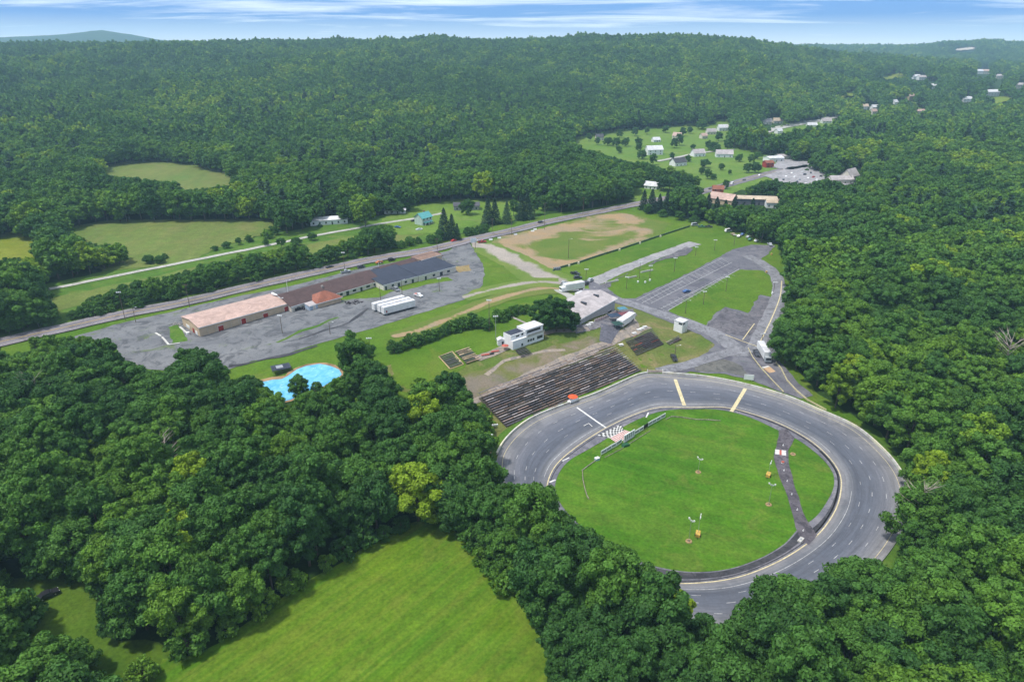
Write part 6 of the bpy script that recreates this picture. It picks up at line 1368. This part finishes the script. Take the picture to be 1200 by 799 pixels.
rest = np.array([i for i in range(len(X)) if i not in IND and i not in INDS]); dr = d[rest]; sm = SM[rest] == 1; cf = conif[rest]
nearc = protocol('near tree', [proto_single('near tree', d_, LEAF) for d_ in NEAR_D[:5]])
scatter('near_woods', rest[~sm & ~cf & (dr < 330)], nearc, 5)
scatter('middle_woods', rest[~sm & ~cf & (dr >= 330) & (dr < 780)], protocol('mid tree', MIDM), len(MIDM))
scatter('far_woods', rest[~sm & ~cf & (dr >= 780)], protocol('far tree', FARM), len(FARM))
scatter('far_conifers', rest[~sm & cf], protocol('far conifer', CONF), len(CONF), 1.05)
scatter('undergrowth', rest[sm], protocol('far shrub', SHRF), len(SHRF), 2.6)
print('TREES total', len(X), 'rest', len(rest), 'shrubs', int(sm.sum()), 'ind', len(IND), len(INDS))

# ------------------------------------------------------------------ single trees and hedges on the open ground
def tr(kind, px, py, s, tone, label, group=None, sz=1.0, k=None):
    q = P2(px, py); plant(kind, q[0], q[1], s, tone, label, group, sz, k)
tr('tree', 352, 466, .62, .35, 'slender dark tree standing in front of the blue basin')
tr('shrub', 372, 458, .7, .5, 'round bush at the near rim of the blue basin')
tr('tree', 632, 386, 0.86, .02, 'left dark pine of the clump beside the clubhouse', 'pines beside the clubhouse', .95)
tr('tree', 641, 388, 0.91, .02, 'second dark pine of the clump beside the clubhouse', 'pines beside the clubhouse', .95)
tr('tree', 652, 389, 0.96, .02, 'third dark pine, middle of the clump beside the clubhouse', 'pines beside the clubhouse', .95)
tr('tree', 661, 389, 0.91, .02, 'fourth dark pine of the clump beside the clubhouse', 'pines beside the clubhouse', .95)
tr('tree', 669, 387, 0.75, .02, 'right dark pine of the clump touching the clubhouse roof', 'pines beside the clubhouse', .95)
tr('tree', 648, 382, 0.96, .02, 'back pine behind the clump beside the clubhouse', 'pines beside the clubhouse', .95)
HED = [(462,413),(470,411),(477,408),(484,406),(491,404),(498,401),(505,399),(512,396),(520,393),(528,390),(536,388),(545,386),(553,383),(560,384),(571,386),(585,377),(592,374),(599,371),(608,368),(617,367)]
o20 = 'first second third fourth fifth sixth seventh eighth ninth tenth eleventh twelfth thirteenth fourteenth fifteenth sixteenth seventeenth eighteenth nineteenth twentieth'.split()
for i, (a, b_) in enumerate(HED): tr('shrub', a, b_, [1.05, .85, .95, 1.2, .9, 1.0][i % 6] * (1.15 if 9 < i < 15 else .95), [.15, .4, .25, .5][i % 4], 'hedge bush above the press box bank, %s from the left' % o20[i], 'hedge between lot and press box')
# row between highway and lane
ROW = [(12,392,.75,.35),(28,388,.95,.3),(46,384,.9,.25),(62,380,.7,.4),(103,368,.55,.5),(122,364,.7,.45),(138,361,.75,.35),(152,358,.7,.4),(170,356,.72,.2),(186,351,.8,.55),(212,346,.62,.7),(224,344,.8,.5),(238,341,.95,.3),(253,338,.8,.4),(268,334,.75,.65),(280,331,.95,.45),(294,328,.9,.35),(308,325,.85,.3),(322,322,.9,.35),(336,319,.85,.3),(350,316,.9,.3),(363,312,.75,.5),(382,309,.9,.2),(395,305,.95,.15),(408,302,.8,.45),(421,300,.7,.6),(432,297,1.0,.2),(446,294,1.05,.25),(457,291,.9,.3)]
for i, (a, b_, s_, t_) in enumerate(ROW):
    o30 = o20 + ['twenty-first','twenty-second','twenty-third','twenty-fourth','twenty-fifth','twenty-sixth','twenty-seventh','twenty-eighth','twenty-ninth']
    tr('tree', a, b_, s_ * .92, t_, '%s tree between highway and gravel lane, %s from left' % (tname(t_), o30[i]), 'tree row between highway and lane', .82)
for i, (a, b_) in enumerate([(85,374),(96,372),(112,370),(130,366),(162,361),(200,352),(246,343),(300,330),(370,314),(414,304),(470,291),(480,288),(490,285)]): tr('shrub', a, b_, .8 + .25 * (i % 3), .2 + .1 * (i % 4), 'low bush at the foot of the highway tree row, %s from the left' % o20[i], 'bushes along the highway bank')
# beyond the lane
for i, (a, b_, s_, t_) in enumerate([(330,291,.7,.3),(348,288,.75,.25),(366,282,.65,.4),(312,288,.5,.3),(252,294,.45,.3),(266,291,.5,.25),(280,287,.55,.3),(292,284,.5,.35),(175,309,.62,.25),(188,309,.6,.3)]): tr('tree', a, b_, s_ * .85, t_, 'rounded dark tree on the meadow side of the lane, %s counted' % o20[i], 'trees on the meadow side of the lane', .7)
for i, (a, b_, s_, t_) in enumerate([(402,262,.9,.5),(416,260,.95,.85),(430,256,1.0,.6),(444,252,1.0,.35),(456,250,.95,.45),(468,252,.8,.3),(476,248,.7,.2)]): tr('tree', a, b_, s_, t_, '%s tree behind the long white shed, %s from the left' % (tname(t_), o20[i]), 'trees behind the long white shed', .85)
for a, b_, s_, lb in [(521,280,1.25,'tall dark spruce beside the green-roofed house, left one'),(530,281,1.05,'dark spruce right of the tall one by the green-roofed house'),(536,282,.7,'small pointed spruce by the highway near the green-roofed house'),(572,263,1.15,'left tall spruce of the dark pair beyond the highway'),(580,262,1.1,'second tall spruce of the dark pair beyond the highway'),(594,262,1.0,'pale grey spruce between the two dark spruce groups'),(611,258,1.1,'left spruce of the group at the highway edge'),(618,257,1.2,'right spruce of the group at the highway edge')]:
    tr('conifer', a, b_, s_, .9 if 'pale' in lb else .15, lb, 'spruces beyond the highway')
tr('tree', 548, 252, .85, .1, 'dark rounded tree in front of the grey barn'); tr('tree', 515, 283, .55, .25, 'bushy tree at the foot of the tall spruce by the highway')
for i, (a, b_) in enumerate([(548,276),(554,276),(562,274),(568,272),(505,285),(512,285)]): tr('shrub', a, b_, 1.1, .2, 'dark clipped bush at the highway edge, %s of six' % o20[i], 'bushes by the highway near the spruces')
tr('tree', 602, 254, .8, .35, 'mid green tree behind the pale grey spruce'); tr('tree', 626, 252, .9, .3, 'green tree right of the spruce group'); tr('tree', 641, 246, 1.0, .4, 'broad green tree left of the highway wood'); tr('tree', 655, 246, 1.05, .3, 'dark broad tree at the highway, second'); tr('tree', 672, 243, 1.0, .35, 'broad tree at the highway, third'); tr('tree', 690, 243, 1.1, .3, 'broad tree at the highway, fourth'); tr('tree', 706, 240, 1.15, .45, 'broad tree at the highway, fifth'); tr('tree', 722, 238, 1.05, .3, 'broad tree at the highway, last before the white garage')
CROW = [(754,246),(763,249),(772,250),(781,251),(790,253),(800,254),(809,256),(818,256),(828,257),(838,258),(848,259),(858,260),(868,262),(879,263)]
for i, (a, b_) in enumerate(CROW): tr('conifer', a, b_, [1.0,1.15,.95,1.2,1.1][i % 5], [.1,.2,.05][i % 3], 'dark conifer in the row behind the paddock, %s from the left' % o20[i], 'conifer row behind the paddock', .95)
for i, (a, b_) in enumerate([(759,251),(776,254),(796,258),(813,261),(842,264),(856,268),(868,272),(880,275),(890,280),(903,284)]): tr('shrub' if i % 2 else 'tree', a, b_, 1.3 if i % 2 else .6, .3, 'edge growth at the foot of the paddock conifer row, %s from the left' % o20[i], 'edge growth behind the paddock', .8)
for i, (a, b_, s_, t_) in enumerate([(777,216,1.0,.75),(785,212,1.1,.85),(795,216,1.1,.8),(806,219,1.0,.75),(815,221,.9,.7),(770,208,1.0,.3),(822,205,.6,.2),(829,210,.7,.25),(836,211,.5,.3),(748,178,.7,.25),(700,170,.7,.4),(712,171,.9,.3),(722,172,.95,.3),(733,172,.9,.35),(748,172,.9,.3),(790,174,.9,.2),(796,171,1.1,.1),(800,160,1.0,.1),(822,152,1.3,.45),(830,176,.9,.1),(836,178,1.0,.15),(840,181,.9,.2),(812,175,.5,.1),(787,188,.7,.3),(880,193,.8,.4),(875,203,.8,.3),(885,203,.9,.2),(850,222,.6,.3),(855,205,.4,.2),(690,166,.8,.3),(706,163,.7,.45),(726,162,.8,.35),(744,160,.9,.3),(758,158,.8,.4),(780,156,.9,.3),(808,157,.8,.2),(842,166,1.0,.3),(852,176,.9,.25),(866,190,.7,.4),(752,187,.9,.3),(765,194,1.0,.35),(725,180,.7,.5),(806,190,.6,.3),(826,197,.9,.2),(845,200,.6,.4),(888,187,.8,.3)]):
    tr('tree', a, b_, s_, t_, '%s tree standing on the valley meadow, %s of its scattered trees' % (tname(t_), (o20 + ['twenty-first','twenty-second','twenty-third','twenty-fourth','twenty-fifth','twenty-sixth','twenty-seventh','twenty-eighth','twenty-ninth'] + ['thirtieth'] + ['thirty-' + q for q in o20[:9]] + ['fortieth'] + ['forty-' + q for q in o20[:9]])[i]), 'single trees on the valley meadow', .85)
# far-left clump between the yellow field and the lane
for i, (a, b_, s_, t_) in enumerate([(52,330,.8,.35),(70,326,.85,.2),(88,322,.9,.25),(106,318,.8,.3),(120,314,.7,.5),(133,312,.75,.6),(145,309,.7,.5),(60,310,.9,.3),(78,306,.9,.35),(96,303,.85,.4),(30,336,.7,.45),(12,342,.75,.3),(40,318,.8,.3),(20,322,.8,.25)]): tr('tree', a, b_, s_ * .85, t_, '%s tree in the clump left of the big meadow, %s listed' % (tname(t_), o20[i]), 'clump between yellow field and lane', .85)
def word(i):
    ones = 'zero first second third fourth fifth sixth seventh eighth ninth tenth eleventh twelfth thirteenth fourteenth fifteenth sixteenth seventeenth eighteenth nineteenth twentieth'.split(); i += 1
    if i <= 20: return ones[i]
    tens = {2: 'twenty', 3: 'thirty', 4: 'forty', 5: 'fifty', 6: 'sixty'}[i // 10]
    return {'twenty': 'twentieth', 'thirty': 'thirtieth', 'forty': 'fortieth', 'fifty': 'fiftieth', 'sixty': 'sixtieth'}[tens] if i % 10 == 0 else tens + '-' + ones[i % 10]
EDGE = [[(228,772),(270,745),(312,719),(345,694),(388,669),(430,643),(470,622),(508,610)], [(524,612),(552,640),(580,674),(606,706),(630,738),(645,770)], [(0,688),(45,680),(90,684),(122,700)]]
cnt = 0
for li, ln in enumerate(EDGE):
    pts_ = catmull(W(ln), step=5.2)
    for i, p_ in enumerate(pts_):
        dn = (pts_[min(i + 1, len(pts_) - 1)] - pts_[max(i - 1, 0)]); dn /= np.linalg.norm(dn); nn_ = np.array([-dn[1], dn[0]]) * rng.uniform(-.8, 2.2)
        q = p_ + nn_; tn_ = min(1, max(0, rng.gauss(.4, .2)))
        plant('shrub', q[0], q[1], rng.uniform(.75, 1.45), tn_, '%s bush, %s from left along %s' % (tname(tn_), word(i), ['upper edge of mown field', 'right edge of mown field', 'top edge of glade'][li]), 'bushes along the ' + ['mown field upper edge', 'mown field right edge', 'glade edge'][li])
for i, (a, b_, s_, t_) in enumerate([(598,618,.72,.5),(617,639,.98,.35),(639,659,1.2,.6),(663,680,1.2,.3),(690,698,1.0,.75),(719,713,1.1,.45),(748,725,1.05,.4)]):
    tr('tree', a, b_, s_, t_, 'tall %s tree leaning over the near bend of the oval, %s from the left' % (tname(t_), o20[i]), 'tall trees over the near bend', .95)
# brush at the end of the grandstand
for i, (a, b_) in enumerate([(552,486),(560,492),(566,500),(572,510),(548,500),(556,508),(562,518),(570,524),(540,492),(566,486),(550,516),(558,528)]): tr('shrub', a, b_, .75 + .2 * (i % 3), .45 + .12 * (i % 4), 'low bright bush between wood and grandstand end, %s of twelve' % o20[i], 'brush at the grandstand end')
tr('tree', 536, 466, .55, .15, 'dark tree at the left end of the bank below the worn bleachers'); tr('tree', 524, 470, .6, .2, 'dark rounded tree below the left worn bleacher'); tr('shrub', 492, 462, 1.2, .75, 'light green bush at the lawn edge below the worn bleachers')
tr('shrub', 170, 795, 1.0, .75, 'fresh green bush at the lower left corner of the mown field'); tr('shrub', 312, 716, .7, .1, 'blue-green bush at the edge of the mown field')
tr('shrub', 18, 745, 2.2, .15, 'large dark bush at the left border of the glade')
for px_, py_, s_, lb in [(1165,462,1.15,'bare pale dead tree inside the right-hand wood'),(1063,640,.9,'leaning dead tree at the edge of the lower right wood'),(55,500,.9,'grey dead tree in the left-hand wood'),(200,575,.85,'thin dead tree in the middle of the left-hand wood')]:
    q = P2(px_, py_); V_, F_ = snag(int(px_)); me_ = arr_mesh('trunk', V_, F_, [plain('dead wood', (.36, .31, .26), .9, .15, 2)]); t = thing('dead_tree', lb, 'dead tree', (q[0], q[1], h1(*q)), 0); t.scale = (s_ * 1.45,) * 3; o = link(bpy.data.objects.new('bare_limbs', me_)); o.parent = t

# ------------------------------------------------------------------ haze
hb = MB().box(-8350, 8350, -8350, 8350, -3, 300); hz_o = hb.build('haze', []); hz_o['kind'] = 'stuff'; hz_o.data.materials.clear()
hm = bpy.data.materials.new('haze'); hm.use_nodes = True; hn = hm.node_tree; hn.nodes.remove(hn.nodes['Principled BSDF'])
pv = hn.nodes.new('ShaderNodeVolumePrincipled'); pv.inputs['Color'].default_value = (.50, .82, 1.0, 1); pv.inputs['Density'].default_value = HAZE = 0.00014; pv.inputs['Anisotropy'].default_value = 0.0
hn.links.new(pv.outputs[0], hn.nodes['Material Output'].inputs['Volume']); hz_o.data.materials.append(hm)
